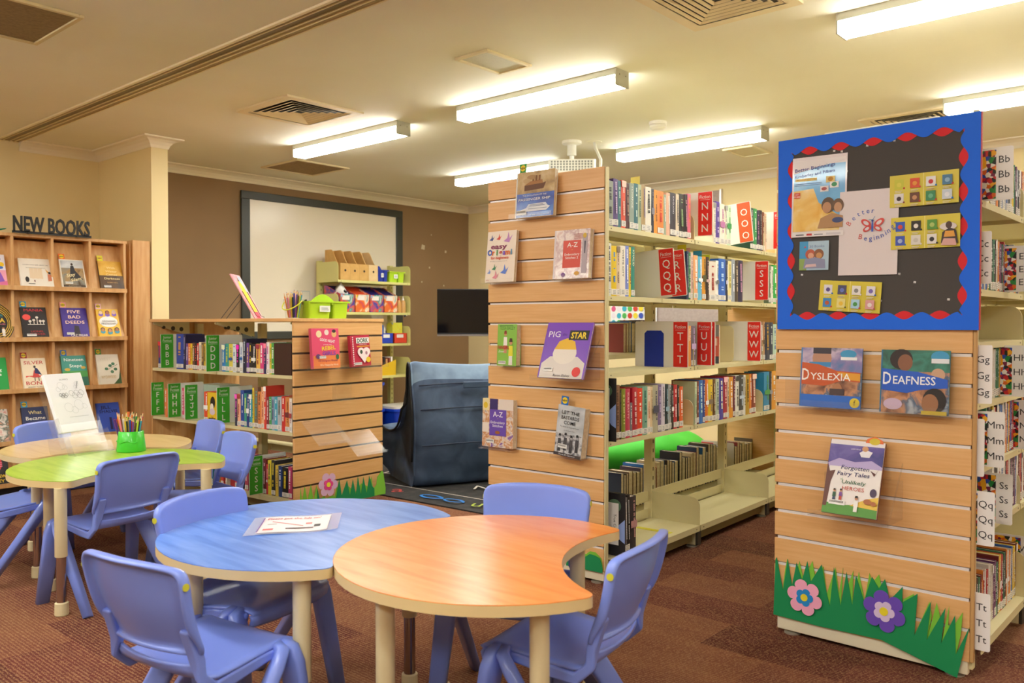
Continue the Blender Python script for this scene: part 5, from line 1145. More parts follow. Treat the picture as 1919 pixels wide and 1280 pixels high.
def c_silv(a): f = Fx(a, .153, .215); f.t('SILVER', .5, .80, .11, '#c0302f', w=.8, bold=.01).t('BONE', .5, .12, .12, '#c0302f', w=.8, bold=.01).p([(.12, .36), (.25, .4), (.35, .38), (.8, .38), (.8, .42), (.12, .42)], '#d85a4a').p([(.38, .36), (.7, .36), (.6, .58), (.48, .6)], '#c83a34').p([(.5, .5), (.78, .44), (.62, .66), (.52, .68)], '#2a2a5a').e(.52, .71, .05, .06, '#3a2a24').r(.46, .24, .03, .12, '#2a2426').r(.62, .24, .03, .12, '#2a2426').t('ANDREY KURKOV', .5, .03, .04, '#4a3a34', w=.7)
nbk('cream novel with a red and navy running figure, third row', -.705, 2, .153, .215, '#ead9bc', c_silv, '#a8302a')
def c_guide(a): f = Fx(a, .16, .225); [f.t(s_, .5, z, .09, '#f0f4ee', w=w_, bold=.02) for s_, z, w_ in (('The', .72, .34), ('Ageing', .58, .6), ('Guide', .44, .54))]
nbk('plain bright green guide cut by the left edge, third row', -.955, 2, .16, .225, '#129a3f', c_guide)
def c_jill(a): f = Fx(a, .16, .22); f.t('JILL', .4, .80, .1, '#1f1f4a', w=.45, bold=.01).t('SHALVIS', .5, .66, .1, '#1f1f4a', w=.8, bold=.01).r(.5, .1, .1, .4, '#2a2a5a').r(.64, .1, .1, .36, '#6a3a9a').e(.85, .3, .08, .2, '#c8402f')
nbk('blue novel behind the pencils on the fourth row of the display shelf', -.215, 3, .16, .22, '#3a5ac0', c_jill)
def c_what(a): f = Fx(a, .165, .225); f.t('What', .5, .78, .11, '#f0dc9a', w=.5, bold=.006).t('Became', .5, .6, .11, '#e6e2d8', w=.74, bold=.006).t('of Us', .5, .42, .1, '#e6e2d8', w=.5).r(0, 0, 1, .25, '#3a5a8a')
nbk('navy novel with a blue tag partly behind the blue chair, fourth row', -.705, 3, .165, .225, '#1c2a5a', c_what, '#3fa8d8')
nbk('glossy illustrated book at the left edge, fourth row of the display shelf', -.955, 3, .165, .225, photo('busy_red_print', ['#c83a2f', '#e6ddd2', '#4a5a4a', '#d8a08a'], 22), lambda a: None)
def c_life(a): f = Fx(a, .17, .23); f.e(.4, .62, .4, .4, '#d83a3a').t('LOVE', .5, .72, .13, '#f080a0', w=.7, bold=.02).t('LIFE', .5, .52, .13, '#f080a0', w=.6, bold=.02).r(0, 0, 1, .36, '#1c1a1e').t('MATTHEW', .5, .2, .09, '#e8c22a', w=.8, bold=.02).t('KELSEY', .5, .06, .09, '#e8c22a', w=.66, bold=.02)
nbk('black and red book with yellow lettering, bottom row at the left edge', -.968, 4, .17, .23, '#1c1a1e', c_life)
nbk('orange novel on the bottom row, hidden mostly by the green table', -.705, 4, .165, .22, '#c86a2f', lambda a: Fx(a, .165, .22).t('TIDE', .5, .6, .12, '#f0e6d8', w=.6))
# ---- sign on top
sg = thing('new_books_sign', 'black cut-out sign reading NEW BOOKS standing on the display shelf', 'sign', XN @ T(-.768, -.03, 1.772))
b = MB().bx(0, .505, 0, .012, .0, .016, BLACK)
b.build('rail', sg)
vs, fs, x0, x1, y0, y1 = text_mesh('NEW BOOKS', .022, 0, 1.0)
b = MB(); k = .49 / (x1 - x0); h = .105 / .72
for y in (0, .012): b.add([((a - x0) * k + .006, y, .012 + c * h) for a, c in vs], fs if y == 0 else [f[::-1] for f in fs], BLACK)
ed = {}
for f in fs:
    for i in range(len(f)):
        e = (f[i], f[(i + 1) % len(f)]); ed[tuple(sorted(e))] = ed.get(tuple(sorted(e)), []) + [e]
for q in ed.values():
    if len(q) == 1:
        i, j = q[0]; P_ = lambda n_, y: ((vs[n_][0] - x0) * k + .006, y, .012 + vs[n_][1] * h); b.add([P_(i, 0), P_(j, 0), P_(j, .012), P_(i, .012)], [(0, 1, 2, 3)], BLACK)
b.build('letters', sg)
for x in (.1, .41): MB().bx(x - .008, x + .008, -.012, .022, 0, .008, BLACK).build('foot', sg)
# ================================================================ loose things
# ---- play rug with chalk letters
RUGX = T(-4.42, 3.70, .0, R(2.7))
def rugmat(): return noisy('black_chalk_rug', ['#242323', '#2f2d2c', '#3f3b38'], (1, 1, 1), 6, 16, .9)
rug = thing('play_rug', 'black play rug with chalk coloured letters under the blue lounger', 'rug', RUGX)
m = MB().bx(-1.3, 1.4, 0, 2.1, .0005, .009, rugmat()); AR = Art(m, Matrix.Translation((0, 0, 0)) @ Matrix.Rotation(R(-90), 4, 'X'), .0003, -.0093)
def chalk(t_, x, y, h, c, rot=0): AR.text(t_, x, y, h, c, bold=.0, rot=rot)
def stroke(x0, y0, x1, y1, c, w_=.012):
    d = Vector((x1 - x0, y1 - y0)).normalized(); n_ = Vector((-d.y, d.x)) * w_ / 2; AR.poly([(x0 - n_.x, y0 - n_.y), (x1 - n_.x, y1 - n_.y), (x1 + n_.x, y1 + n_.y), (x0 + n_.x, y0 + n_.y)], c)
def oval(x, y, a, b, c, w_=.022):
    for k in range(20):
        t0, t1 = 2 * math.pi * k / 20, 2 * math.pi * (k + 1) / 20
        AR.poly([(x + q * math.cos(t), y + q2 * math.sin(t)) for q, q2, t in ((a, b, t0), (a, b, t1), (a - w_, b - w_, t1), (a - w_, b - w_, t0))], c)
stroke(-1.2, .30, 1.38, .30, '#c9bfb4', .012); stroke(-.03, .30, -.03, 2.08, '#c9bfb4', .01); stroke(-1.2, 1.0, 1.38, 1.0, '#c9bfb4', .01)
for s_, x, c in (('Aa', -1.02, '#c2443f'), ('Bb', -.7, '#e0c23a'), ('8 s', -.33, '#c2443f')): chalk(s_, x, .1, .14, c)
chalk('a', .02, .12, .16, '#b8413c', 40); chalk('9', -.12, .10, .14, '#b8413c', 60)
oval(.33, .14, .10, .055, '#2a78c8'); oval(.55, .12, .085, .05, '#2a78c8', .018); chalk('u i', .82, .08, .13, '#a8b83a', 20); chalk('Uu', 1.15, .1, .14, '#a8b83a')
for i, s_ in enumerate(('Kk', 'Ll', 'Mm', 'Nn', 'Oo')): chalk(s_, -1.0 + .5 * i, .52, .13, '#d8d0c4', 10 * i)
for i, s_ in enumerate(('Cc', 'Dd', 'Ee', 'Ff')): chalk(s_, -1.0 + .5 * i, 1.25, .2, ('#d8d0c4', '#a8b83a', '#d8d0c4', '#2a78c8')[i], 8 * i)
for k in range(10): chalk('abcdefghij'[k], -1.2 + .09 * k, .85 + .02 * (k % 3), .07, '#d8d0c4', 15 * k)
m.build('pile', rug)

# ---- denim beanbag lounger seen from behind
DENIM = noisy('blue_denim_fabric', ['#303f58', '#40536f', '#526684'], (1, 1, 1), 5, 5, .6, .04, distort=.8)
DEN2 = noisy('pale_denim_yoke', ['#6f86a4', '#86a0bd', '#7f98b4'], (1, 1, 1), 4, 6, .65)
def lounger():
    t = thing('beanbag_lounger', 'large navy denim beanbag lounger on the black rug, seen from behind', 'beanbag', T(-4.405, 3.985, .010, R(67)))
    # local: x across the back, y towards the seat front, z up
    W_ = .82
    prof = [(.02, .0), (-.02, .12), (-.035, .30), (-.02, .50), (.01, .70), (.04, .86), (.065, .88), (.09, .80), (.115, .66), (.15, .53), (.22, .435), (.36, .395), (.58, .40), (.76, .41), (.88, .37), (.95, .25), (.92, .10), (.82, .0), (.5, -.0)]
    prof = [(y if y < .16 else .16 + (y - .16) * .6, z) for y, z in prof]
    P = smooth_poly(prof, 3); n = len(P); sec = [0, .025, .09, .2, .35, .5, .65, .8, .91, .975, 1]
    cy, cz = .42, .28; vs = []
    for k, s_ in enumerate(sec):
        e = min(s_, 1 - s_); puff = 1 - .10 * max(0, 1 - e / .09) ** 2
        bul = .05 * math.sin(math.pi * s_)
        for i, (y, z) in enumerate(P):
            yy = cy + (y - cy) * puff; zz2 = max(0, cz + (z - cz) * puff) if z > .02 else 0
            if y < .1 and z > .1: yy -= bul * math.sin(math.pi * min(1, z / .85))
            if z > .8: zz2 += .05 * (1 - math.sin(math.pi * s_)) ** 3 * (k in (0, 1, 9, 10)) - .02 * math.sin(math.pi * s_)
            yy += .012 * math.sin(9 * z + 7 * s_) * (z > .08)
            vs.append((W_ * s_ - .08 * max(0, 1 - s_ / .1) * math.sin(math.pi * min(1, max(0, y))) * min(1, z / .1) * (z < .6), yy, zz2 + .006 * math.sin(13 * y + 5 * s_) * (z > .1)))
    mb = MB(); K = len(sec)
    quads = [[], []]
    for k in range(K - 1):
        for i in range(n):
            j = (i + 1) % n; zc = (P[i][1] + P[j][1]) / 2
            quads[1 if zc > .745 and (P[i][0] < .11) else 0].append((k * n + i, k * n + j, (k + 1) * n + j, (k + 1) * n + i))
    mb.add(vs, quads[0] + [tuple(range(n)), tuple(range((K - 1) * n, K * n))[::-1]], DENIM); b0 = len(mb.v)
    i2 = mb.m(DEN2)
    for f in quads[1]: mb.f.append(list(f)); mb.mi.append(i2)
    mb.build('body', t, smooth=True, sub=1)
    pp = [vs[i] for i in range(n)]; PI_ = MB()
    PI_.tube([(p[0] - .012, p[1], p[2]) for p in pp[4:40]], .009, '#0f1218', 6); PI_.build('left_piping', t, smooth=True)
    s = MB()
    for z in (.30, .55, .72):
        s.tube([(W_ * x, -.052 - .05 * math.sin(math.pi * x) * math.sin(math.pi * z / .85) + (.03 if z > .5 else 0) + (.028 if z > .7 else 0), z + .015 * math.sin(3 * x)) for x in (.04, .2, .4, .6, .8, .96)], .005, '#26324a', 6)
    s.build('seam', t, smooth=True)
    MB().bx(.34, .62, -.075, -.06, .70, .745, DENIM).build('carry_handle', t, bev=.006)
    return t
lounger()
t = thing('beanbag', 'bright lime green beanbag glimpsed through the lower fiction shelves', 'beanbag', T(-3.50, 5.27, .0095, R(40)))
vs = []; N1, N2 = 20, 10
mb = MB(); mb.grid(lambda u, v: (.62 * math.sin(math.pi * (v * .86 + .07)) ** .7 * math.cos(2 * math.pi * u) * (1 + .05 * math.sin(6 * math.pi * u)), .42 * math.sin(math.pi * (v * .86 + .07)) ** .7 * math.sin(2 * math.pi * u), .42 * v ** .8 + .02 * math.sin(8 * u * math.pi) * v), N1, N2, noisy('lime_beanbag_fabric', ['#3fbf2f', '#4fd03c'], (1, 1, 1), 4, 4, .6))
mb.build('body', t, smooth=True, sub=1); MB().tube([(-.2, 0, .42), (0, .02, .47), (.2, 0, .42)], .012, '#38a82a').build('top_handle', t, smooth=True)

# ---- television on a stand
tv = thing('television', 'black flat television with silver lower edge near the back corner', 'television', T(-5.82, 6.05, 0, R(41)))
MB().bx(-.36, .64, 0, .045, 1.06, 1.515, mat('#15141a', .35)).build('housing', tv, bev=.004)
MB().bx(-.36, .60, -.002, 0, 1.078, 1.507, mat('#0b0b10', .08)).build('screen', tv)
MB().bx(-.36, .64, -.006, .04, 1.045, 1.062, mat('#8d8480', .3, .7)).build('lower_trim', tv, bev=.002)
st = thing('tv_stand', 'black twin post stand with a shelf under the television', 'stand', T(-5.82, 6.05, 0, R(41)))
for x in (.42, .66): MB().tube([(x, .075, .06), (x, .075, 1.3)], .025, mat('#1b1b1d', .4), 12).build('post', st, smooth=True)
MB().prism([(.14, .02), (.20, -.10), (.86, -.10), (.94, .02), (.94, .12), (.14, .12)], .66, .675, mat('#1d1c1e', .3)).build('shelf', st)
MB().bx(.4, .68, .06, .09, .58, .60, '#1b1b1d').build('crossbar', st)
for y in (-.25, .35): MB().bx(.1, .98, y - .03, y + .03, .05, .08, mat('#1b1b1d', .4)).build('foot', st, bev=.004)
for x in (.14, .94):
    for y in (-.25, .35): MB().lathe([(.02, 0), (.026, .012), (.026, .04), (.01, .052)], '#2a2a2c', 12, T(x, y)).build('caster', st)
t = thing('media_box', 'black box with a yellow lid mark on the television stand shelf', 'set top box', T(-5.82, 6.05, .676, R(41))); MB().bx(.36, .70, -.03, .10, 0, .035, mat('#141416', .4)).build('case', t, bev=.003); MB().bx(.40, .50, -.02, .06, .035, .05, '#d8c81f').build('yellow_tape', t)

# ---- things on the yellow supply shelf (local frame of that shelf)
YX = lambda x, y, z: YS @ T(x, y, z)
KRAFT = noisy('kraft_board', ['#cfa25c', '#d9ae68'], (1, 1, 1), 3, 20, .7)
def magfile(label, y, m, w_=.117, h0=.165, h1=.305, dep=.25):
    """magazine file with a curved cut-away side; its low front faces +x"""
    t = thing('magazine_file', label, 'file box', YX(-.02, y, 1.6), 'magazine files on the supply shelf')
    side = [(0, 0), (0, h0)] + [(-dep * .12 - dep * .5 * k / 10, h0 + (h1 - h0) * (.5 - .5 * math.cos(math.pi * k / 10))) for k in range(11)] + [(-dep, h1), (-dep, 0)]
    for yy in (0, w_ - .004): MB().prism(side, yy, yy + .004, m, 'y').build('side', t)
    f = MB().bx(-.004, 0, .004, w_ - .004, 0, h0, m).bx(-dep, -dep + .004, .004, w_ - .004, 0, h1, m).bx(-dep, 0, .004, w_ - .004, 0, .004, m)
    f.build('front_and_back', t)
    q = MB(); q.add([(.0008, w_ / 2 + .012 * c, h0 * .58 + .012 * s_) for c, s_ in ring(14, 1)], [tuple(range(14))], '#2a1c0c'); q.build('finger_hole', t); return t
K2 = noisy('pale_kraft_board', ['#dfbf8a', '#e6c998'], (1, 1, 1), 3, 20, .7)
for i, (m_, lb) in enumerate(((KRAFT, 'kraft magazine file nearest the metal bracket on the top supply shelf'), (KRAFT, 'kraft magazine file second from the metal bracket'), (KRAFT, 'kraft magazine file third from the metal bracket'), (K2, 'palest magazine file, next to the dark blue caddy'))): magfile(lb, .04 + .118 * i, m_)
def caddy(label, X, wd, dp, h, m, handle=True, label_=True, name='caddy'):
    """two-cup plastic caddy with an arched carrying handle; long side along local x"""
    t = thing(name, label, 'caddy', X)
    for x0, x1 in ((0, wd * .56), (wd * .6, wd)):
        mb = MB(); cx = (x0 + x1) / 2; a, c = (x1 - x0) / 2, dp / 2
        lo = rrect(2 * a * .88, 2 * c * .88, .012, 3); hi = rrect(2 * a, 2 * c, .014, 3); n = len(lo)
        mb.add([(cx + x, c + y, 0) for x, y in lo] + [(cx + x, c + y, h) for x, y in hi] + [(cx + x * .95, c + y * .95, h) for x, y in hi] + [(cx + x * .9, c + y * .9, .006) for x, y in lo],
               [tuple(range(n))[::-1], tuple(range(3 * n, 4 * n))] + [(k * n + i, k * n + (i + 1) % n, (k + 1) * n + (i + 1) % n, (k + 1) * n + i) for k in range(3) for i in range(n)], m); mb.build('cup', t)
    MB().bx(-.006, wd + .006, -.006, 0, h - .008, h + .002, m).bx(-.006, wd + .006, dp, dp + .006, h - .008, h + .002, m).bx(wd * .555, wd * .605, 0, dp, h - .02, h, m).build('rim', t)
    if handle:
        pts = [(wd * .2 + wd * .6 * k / 12, dp * .5, h + .045 * math.sin(math.pi * k / 12)) for k in range(13)]
        MB().prism([(p[0], p[2]) for p in pts] + [(wd * .8, h - .02), (wd * .2, h - .02)], dp * .48, dp * .52, m, 'y').build('handle', t)
    if label_: q = MB().bx(wd * .24, wd * .5, -.0075, -.0062, h * .38, h * .74, '#eef0ea'); Art(q, None, .0002, -.008).rect(wd * .28, h * .58, wd * .16, .004, '#8a8f9a').rect(wd * .28, h * .48, wd * .18, .004, '#8a8f9a'); q.build('paper_label', t)
    return t
LIME = gloss(mat('#b8e02a', .35), .2, .2); RBL = gloss(mat('#1535a8', .35), .2, .2)
YR = YS @ T(0, 0, 0, R(90))                      # x along the shelf, -y to the room
caddy('dark blue caddy on the top supply shelf', YR @ T(.525, .03, 1.6005), .13, .15, .12, RBL)
caddy('small lime caddy at the end of the top supply shelf', YR @ T(.68, .03, 1.6005), .2, .15, .11, LIME, False)
def swirl(nm, cs, sc_=4.5): return noisy(nm, cs, (1, 1, 1), 2, sc_, .45, distort=2.2, pos=[.25, .4, .5, .6, .75][:len(cs)])
SWA = swirl('orange_dot_art_print', ['#7a4fa0', '#e0562f', '#e8802f', '#efe0c8', '#1f8a9a']); SWB = swirl('violet_dot_art_print', ['#2a2a7a', '#5a4aa0', '#e6562f', '#1f9a9a', '#efe6dc'], 5)
NAVY = mat('#1d1b6a', .5); ORN = mat('#e0502a', .5)
def patfile(label, y, face, inner):
    t = thing('patterned_file', label, 'file box', YX(-.015, y, 1.2855), 'patterned file boxes on the supply shelf'); w_, h0, h1, dep = .172, .175, .265, .26
    for yy in (0, w_ - .003): MB().prism([(0, 0), (0, h0), (-dep * .85, h1), (-dep, h1), (-dep, 0)], yy, yy + .003, face, 'y').build('side', t)
    MB().bx(-.003, 0, .003, w_ - .003, 0, h0, face).bx(-dep, -dep + .003, .003, w_ - .003, 0, h1, inner).bx(-dep, 0, .003, w_ - .003, 0, .003, inner).build('front_and_back', t)
    MB().prism([(-.01, h0 - .012), (-dep * .84, h1 - .012), (-dep * .84, h1 - .016), (-.01, h0 - .016)], .004, w_ - .004, inner, 'y').build('contents', t)
    q = MB().bx(.0002, .0012, .02, .11, h0 - .055, h0 - .012, '#efeae2').bx(.0002, .0012, .005, .03, h0 - .03, h0 - .005, '#e8c22a' if inner is ORN else '#9ab8d8'); q.build('white_label', t); return t
for i, (f_, n_, lb) in enumerate(((SWB, NAVY, 'orange and violet patterned file box behind the lime caddy'), (SWA, ORN, 'orange patterned file box second along the supply shelf'), (SWB, NAVY, 'violet patterned file box third along the supply shelf'), (SWA, NAVY, 'orange patterned file box at the bottle end of the supply shelf'))): patfile(lb, .035 + .186 * i, f_, n_)
t = thing('paper_cone', 'white paper cone leaning over the patterned file boxes', 'cone', YX(-.12, .12, 1.47)); MB().tube([(0, -.05, .05), (.05, .07, -.03)], [.075, .004], mat('#efece8', .6), 20).build('cone', t, smooth=True); MB().tube([(.06, -.01, .03), (.075, .015, .01)], [.012, .010], '#2a2a2e', 8).build('black_tip', t)
for y, c, lb in ((.815, '#d8a45a', 'tan glue bottle with a red cap at the end of the supply shelf'), (.875, '#cfa060', 'tan bottle beside the shelf bracket')):
    t = thing('glue_bottle', lb, 'bottle', YX(-.05, y, 1.2855)); MB().lathe([(.026, 0), (.028, .01), (.028, .10), (.02, .125), (.012, .13)], mat(c, .3), 18).build('body', t, smooth=False, bev=.001); MB().lathe([(.013, .13), (.012, .145), (.006, .15), (.004, .172)], mat('#d8503f' if y < .85 else '#e9e2da', .4), 14).build('cap', t)
def tub(label, y, z, w_, h, dep, c, items):
    t = thing('craft_tub', label, 'tub', YX(-.03, y, z), 'craft tubs on the supply shelf'); g = gloss(mat(c, .35), .2, .2)
    b = MB().bx(-.004, 0, 0, w_, 0, h, g).bx(-dep, -dep + .004, 0, w_, 0, h, g).bx(-dep, 0, 0, .004, 0, h, g).bx(-dep, 0, w_ - .004, w_, 0, h, g).bx(-dep, 0, 0, w_, 0, .004, g); b.build('tub', t)
    MB().bx(.0004, .0014, w_ * .2, w_ * .72, h * .55, h * .88, '#f1efe8').build('paper_label', t)
    for (a, b_, h0, h1, c_) in items: MB().bx(-dep * .7, -dep * .7 + .02 + .1 * (b_ - a), w_ * a, w_ * b_, h0, h1, c_).build('contents', t)
tub('royal blue tub of craft packets on the middle supply shelf', .555, .9655, .165, .105, .2, '#1a3fb8', [(.1, .28, .05, .16, '#9ad0e0'), (.3, .5, .05, .19, '#e8b02a'), (.52, .62, .05, .18, '#c8302f'), (.66, .78, .05, .19, '#3a6ac0'), (.8, .92, .05, .17, '#e8e2d6')])
tub('red tub with a yellow packet on the middle supply shelf', .735, .9655, .175, .105, .2, '#e0402a', [(.08, .85, .05, .215, photo('yellow_packet_print', ['#3f8ad0', '#e0d02a', '#d8e04a', '#e8c81f'], 14))])
t = thing('magazine_file', 'yellow cut-away file of magazines on the lower supply shelf', 'file box', YX(-.02, .5, .6355))
MB().prism([(.0, 0), (.0, .09), (-.0, .09), (-.0, .0)][:2] + [(-.01, .09), (-.24, .17), (-.24, 0)], 0, .004, mat('#e0b81f', .5), 'y').prism([(0, 0), (0, .09), (-.24, .17), (-.24, 0)], .246, .25, mat('#e0b81f', .5), 'y').build('side', t); MB().prism([(0, 0), (.25, 0), (.25, .16), (0, .085)], -.003, 0, mat('#e0b81f', .5), 'x', T(0, 0, 0)).bx(-.24, -.003, .004, .246, 0, .004, '#e0b81f').build('front', t)
for k, c in enumerate(('#e8e2da', '#c83a3a', '#2a2a30', '#d89a6a', '#8a3a2a', '#efe9e0')): MB().bx(-.22, -.02, .03 + .034 * k, .038 + .034 * k + .012, .005, .17 + .01 * (k % 3), c).build('magazine', t)
TUB = gloss(mat('#1440c0', .3), .3, .15)
def bigtub(label, X, w_, dep, h, lid=True, logo=False):
    t = thing('storage_tub', label, 'tub', X, 'royal blue storage tubs')
    lo = rrect(w_ * .86, dep * .86, .03, 4); hi = rrect(w_, dep, .035, 4); n = len(lo)
    MB().add([(x, y, 0) for x, y in lo] + [(x, y, h) for x, y in hi] + [(x * .96, y * .96, h) for x, y in hi] + [(x * .95, y * .95, .01) for x, y in lo], [tuple(range(n))[::-1], tuple(range(3 * n, 4 * n))] + [(k * n + i, k * n + (i + 1) % n, (k + 1) * n + (i + 1) % n, (k + 1) * n + i) for k in range(3) for i in range(n)], TUB).build('tub', t)
    MB().prism([(x * 1.05, y * 1.06) for x, y in hi], h - .02, h + .008, TUB).build('rim', t, bev=.004)
    if lid: MB().prism([(x * 1.02, y * 1.02) for x, y in hi], h + .008, h + .03, mat('#dcd8cc', .5)).build('lid', t, bev=.006)
    if logo:
        q = MB(); A_ = Art(q, T(0, -dep * .47, 0), .0004, -.004); A_.rect(-.02, h * .3, .22, h * .48, '#f0efec').rect(-.008, h * .38, .062, h * .34, '#d8402a').text('LEGO', .023, h * .48, .02, '#f4e8d8', w=.05, bold=.03).rect(.066, h * .58, .10, .006, '#e0a08a').rect(.066, h * .44, .09, .006, '#e0a08a'); q.build('paper_label', t)
    return t
bigtub('lidded royal blue tub with a white logo label on the bottom supply shelf', YR @ T(.80, .0, .042), .46, .36, .25, True, True)
bigtub('open royal blue tub at the hidden end of the bottom supply shelf', YR @ T(.36, .1, .042), .36, .3, .25, False)
bigtub('royal blue tub stacked on the open tub behind the junior bookcase end', YR @ T(.36, .1, .312), .36, .3, .25, False)
t = thing('plastic_tray', 'shallow pale tray on the floor beside the lounger seat', 'tray', YR @ T(.98, -.28, .0)); MB().bx(-.2, .2, -.14, .14, 0, .004, mat('#b8c8d0', .4)).bx(-.2, .2, -.144, -.14, 0, .05, '#cfd8dc').bx(-.2, .2, .14, .144, 0, .05, '#cfd8dc').bx(-.204, -.2, -.144, .144, 0, .05, '#cfd8dc').bx(.2, .204, -.144, .144, 0, .05, '#cfd8dc').build('tray', t)
t = thing('paper_notice', 'small white notice taped to the whiteboard beside the supply shelf', 'notice', T(-7.152, 4.97, 1.42)); MB().bx(-.002, 0, -.05, .09, -.14, .08, mat('#cfd2ce', .5)).bx(.0, .001, -.04, .08, -.05, .07, '#e8e4da').build('sheet', t)

# ---- on the junior bookcase
tb = thing('pencil_bucket', 'clear bucket of coloured pencils with a yellow handle on the junior bookcase', 'bucket', XL @ T(-.10, .075, 1.2005))
MB().tube([(0, 0, 0), (0, 0, .115)], [.047, .062], acrylic(), 20, cap=False).lathe([(.046, 0), (.047, .003)], acrylic(), 20).build('bucket', tb)
MB().tube([(.066 * math.cos(a), .066 * math.sin(a) * 1.0 - .0, .105 - .055 * math.sin(math.pi * k / 12)) for k in range(13) for a in (R(100 + 180 * k / 12 + 90),)], .004, mat('#dce03a', .4), 8).build('handle', tb, smooth=True)
PENC = ['#c8302f', '#2a55b8', '#e8c22a', '#2f8a3f', '#6a3a2a', '#e07a2a', '#7a3f9a', '#1f1f22', '#e07a9a', '#3f9ac0', '#b8d03a', '#efe6d8']
def pencil(label, X, L, c, group, tip=True):
    t = thing('coloured_pencil', label, 'pencil', X, group)
    MB().tube([(0, 0, 0), (0, 0, L - .022)], .0042, mat(c, .35), 6).build('barrel', t)
    if tip: MB().tube([(0, 0, L - .022), (0, 0, L - .006)], [.0042, .0018], '#dcb987', 6).build('wood_tip', t); MB().tube([(0, 0, L - .006), (0, 0, L)], [.0018, .0005], mat(c, .5), 6).build('lead', t)
    return t
PCN = {'#c8302f': 'red', '#2a55b8': 'blue', '#e8c22a': 'yellow', '#2f8a3f': 'green', '#6a3a2a': 'brown', '#e07a2a': 'orange', '#7a3f9a': 'purple', '#1f1f22': 'black', '#e07a9a': 'pink', '#3f9ac0': 'light blue', '#b8d03a': 'lime', '#efe6d8': 'white'}
def bunch(X, n, r, L, where, grp, spread=.16, z=.004):
    cnt = {}
    for i in range(n):
        a = 2.4 * i; q = r * math.sqrt((i + .5) / n); c = PENC[(i * 5 + i // 12) % 12]; cnt[c] = cnt.get(c, 0) + 1
        nm = ('' if cnt[c] == 1 else 'another ' if cnt[c] == 2 else 'third ') + PCN[c]
        dx, dy = spread * q / r * math.cos(a), spread * q / r * math.sin(a)
        pencil(f"{nm} pencil in {where}", X @ T(q * .62 * math.cos(a), q * .62 * math.sin(a), z, 0, -dy, dx), L * (.86 + .2 * rg.random()), c, grp)
bunch(XL @ T(-.10, .075, 1.2005), 24, .05, .165, 'the clear bucket on the junior bookcase', 'pencils in the clear bucket', .2)
cd_ = caddy('lime green two cup caddy of crayons on the junior bookcase', XE @ T(.135, .045, 1.2005), .315, .13, .105, LIME)
for i, (x, y, c, lb) in enumerate(((.03, .04, '#6a4f2a', 'brown crayon leaning out of the lime caddy'), (.05, .05, '#2a241c', 'black crayon leaning out of the lime caddy'), (.10, .06, '#1c1a18', 'black marker leaning out of the lime caddy'), (.14, .05, '#5a3fb0', 'purple marker in the lime caddy'))):
    t = thing('crayon', lb, 'crayon', XE @ T(.135 + x, .06 + y, 1.26, 0, R(-10), R(-40 + 22 * i))); MB().tube([(0, 0, -.05), (0, 0, .06)], .008, c, 8).build('stick', t)
wv, nf = Vector((-.65, .76, 0)).normalized(), Vector((.76, .65, 0)).normalized()
te = thing('picture_easel', 'pink and yellow pencil picture leaning on a wire easel on the junior bookcase', 'picture', XL @ T(-.64, .22, 1.2005))
up = (-nf * .55 + Vector((0, 0, 1))).normalized()
B_ = Matrix((( -wv.x, -wv.y, 0, 0), (0, 0, 1, 0), (0, 0, 0, 1), (0, 0, 0, 1))); X_ = Matrix.Identity(4)
zx = -wv; yx = -(up.cross(-zx)).normalized()
if yx.dot(nf) > 0: yx = -yx
X_.col[0].xyz = zx; X_.col[1].xyz = yx; X_.col[2].xyz = up
q = MB().bx(-.11, .11, 0, .006, 0, .33, mat('#e8a0b0', .5), X_); A_ = Art(q, X_, .0003, -.0005)
A_.rect(-.11, 0, .22, .33, photo('pink_pattern_print', ['#e88aa0', '#f0b8c0', '#d86a80'], 14)).rect(-.1, .2, .08, .12, '#a8b8cc').poly([(-.05, .05), (.05, .05), (.05, .24), (.0, .31), (-.05, .24)], '#e8c21f').rect(-.05, .0, .1, .05, '#d8405a').poly([(-.02, .28), (.02, .28), (0, .31)], '#3a2a1c')
q.build('picture', te)
w_ = MB()
for x in (-.06, .06): w_.tube([X_ @ Vector((x, -.02, .0)), X_ @ Vector((x, -.004, .02)), X_ @ Vector((x, -.003, .2)), X_ @ Vector((x, .01, .22))], .002, '#1c1c1e', 6); a_ = X_ @ Vector((x, .008, .2)); w_.tube([a_, (a_.x - nf.x * .13, a_.y - nf.y * .13, 0)], .002, '#3a3a3c', 6)
w_.build('wire_stand', te)
# spiky teal ornament and the notice by the display shelf
t = thing('teal_ornament', 'spiky teal green ornament on the display shelf at the left edge', 'ornament', XN @ T(-.86, .06, 1.773)); b = MB()
for i in range(26): a = 2.4 * i; e = R(15 + 60 * rg.random()); l = .05 + .05 * rg.random(); b.tube([(0, 0, .01), (l * math.cos(a) * math.cos(e), l * math.sin(a) * math.cos(e), l * math.sin(e))], [.008, .002], mat('#1f9a78', .5), 5)
b.build('leaves', t); MB().lathe([(.03, 0), (.025, .012)], '#1f7a5f', 12).build('base', t)

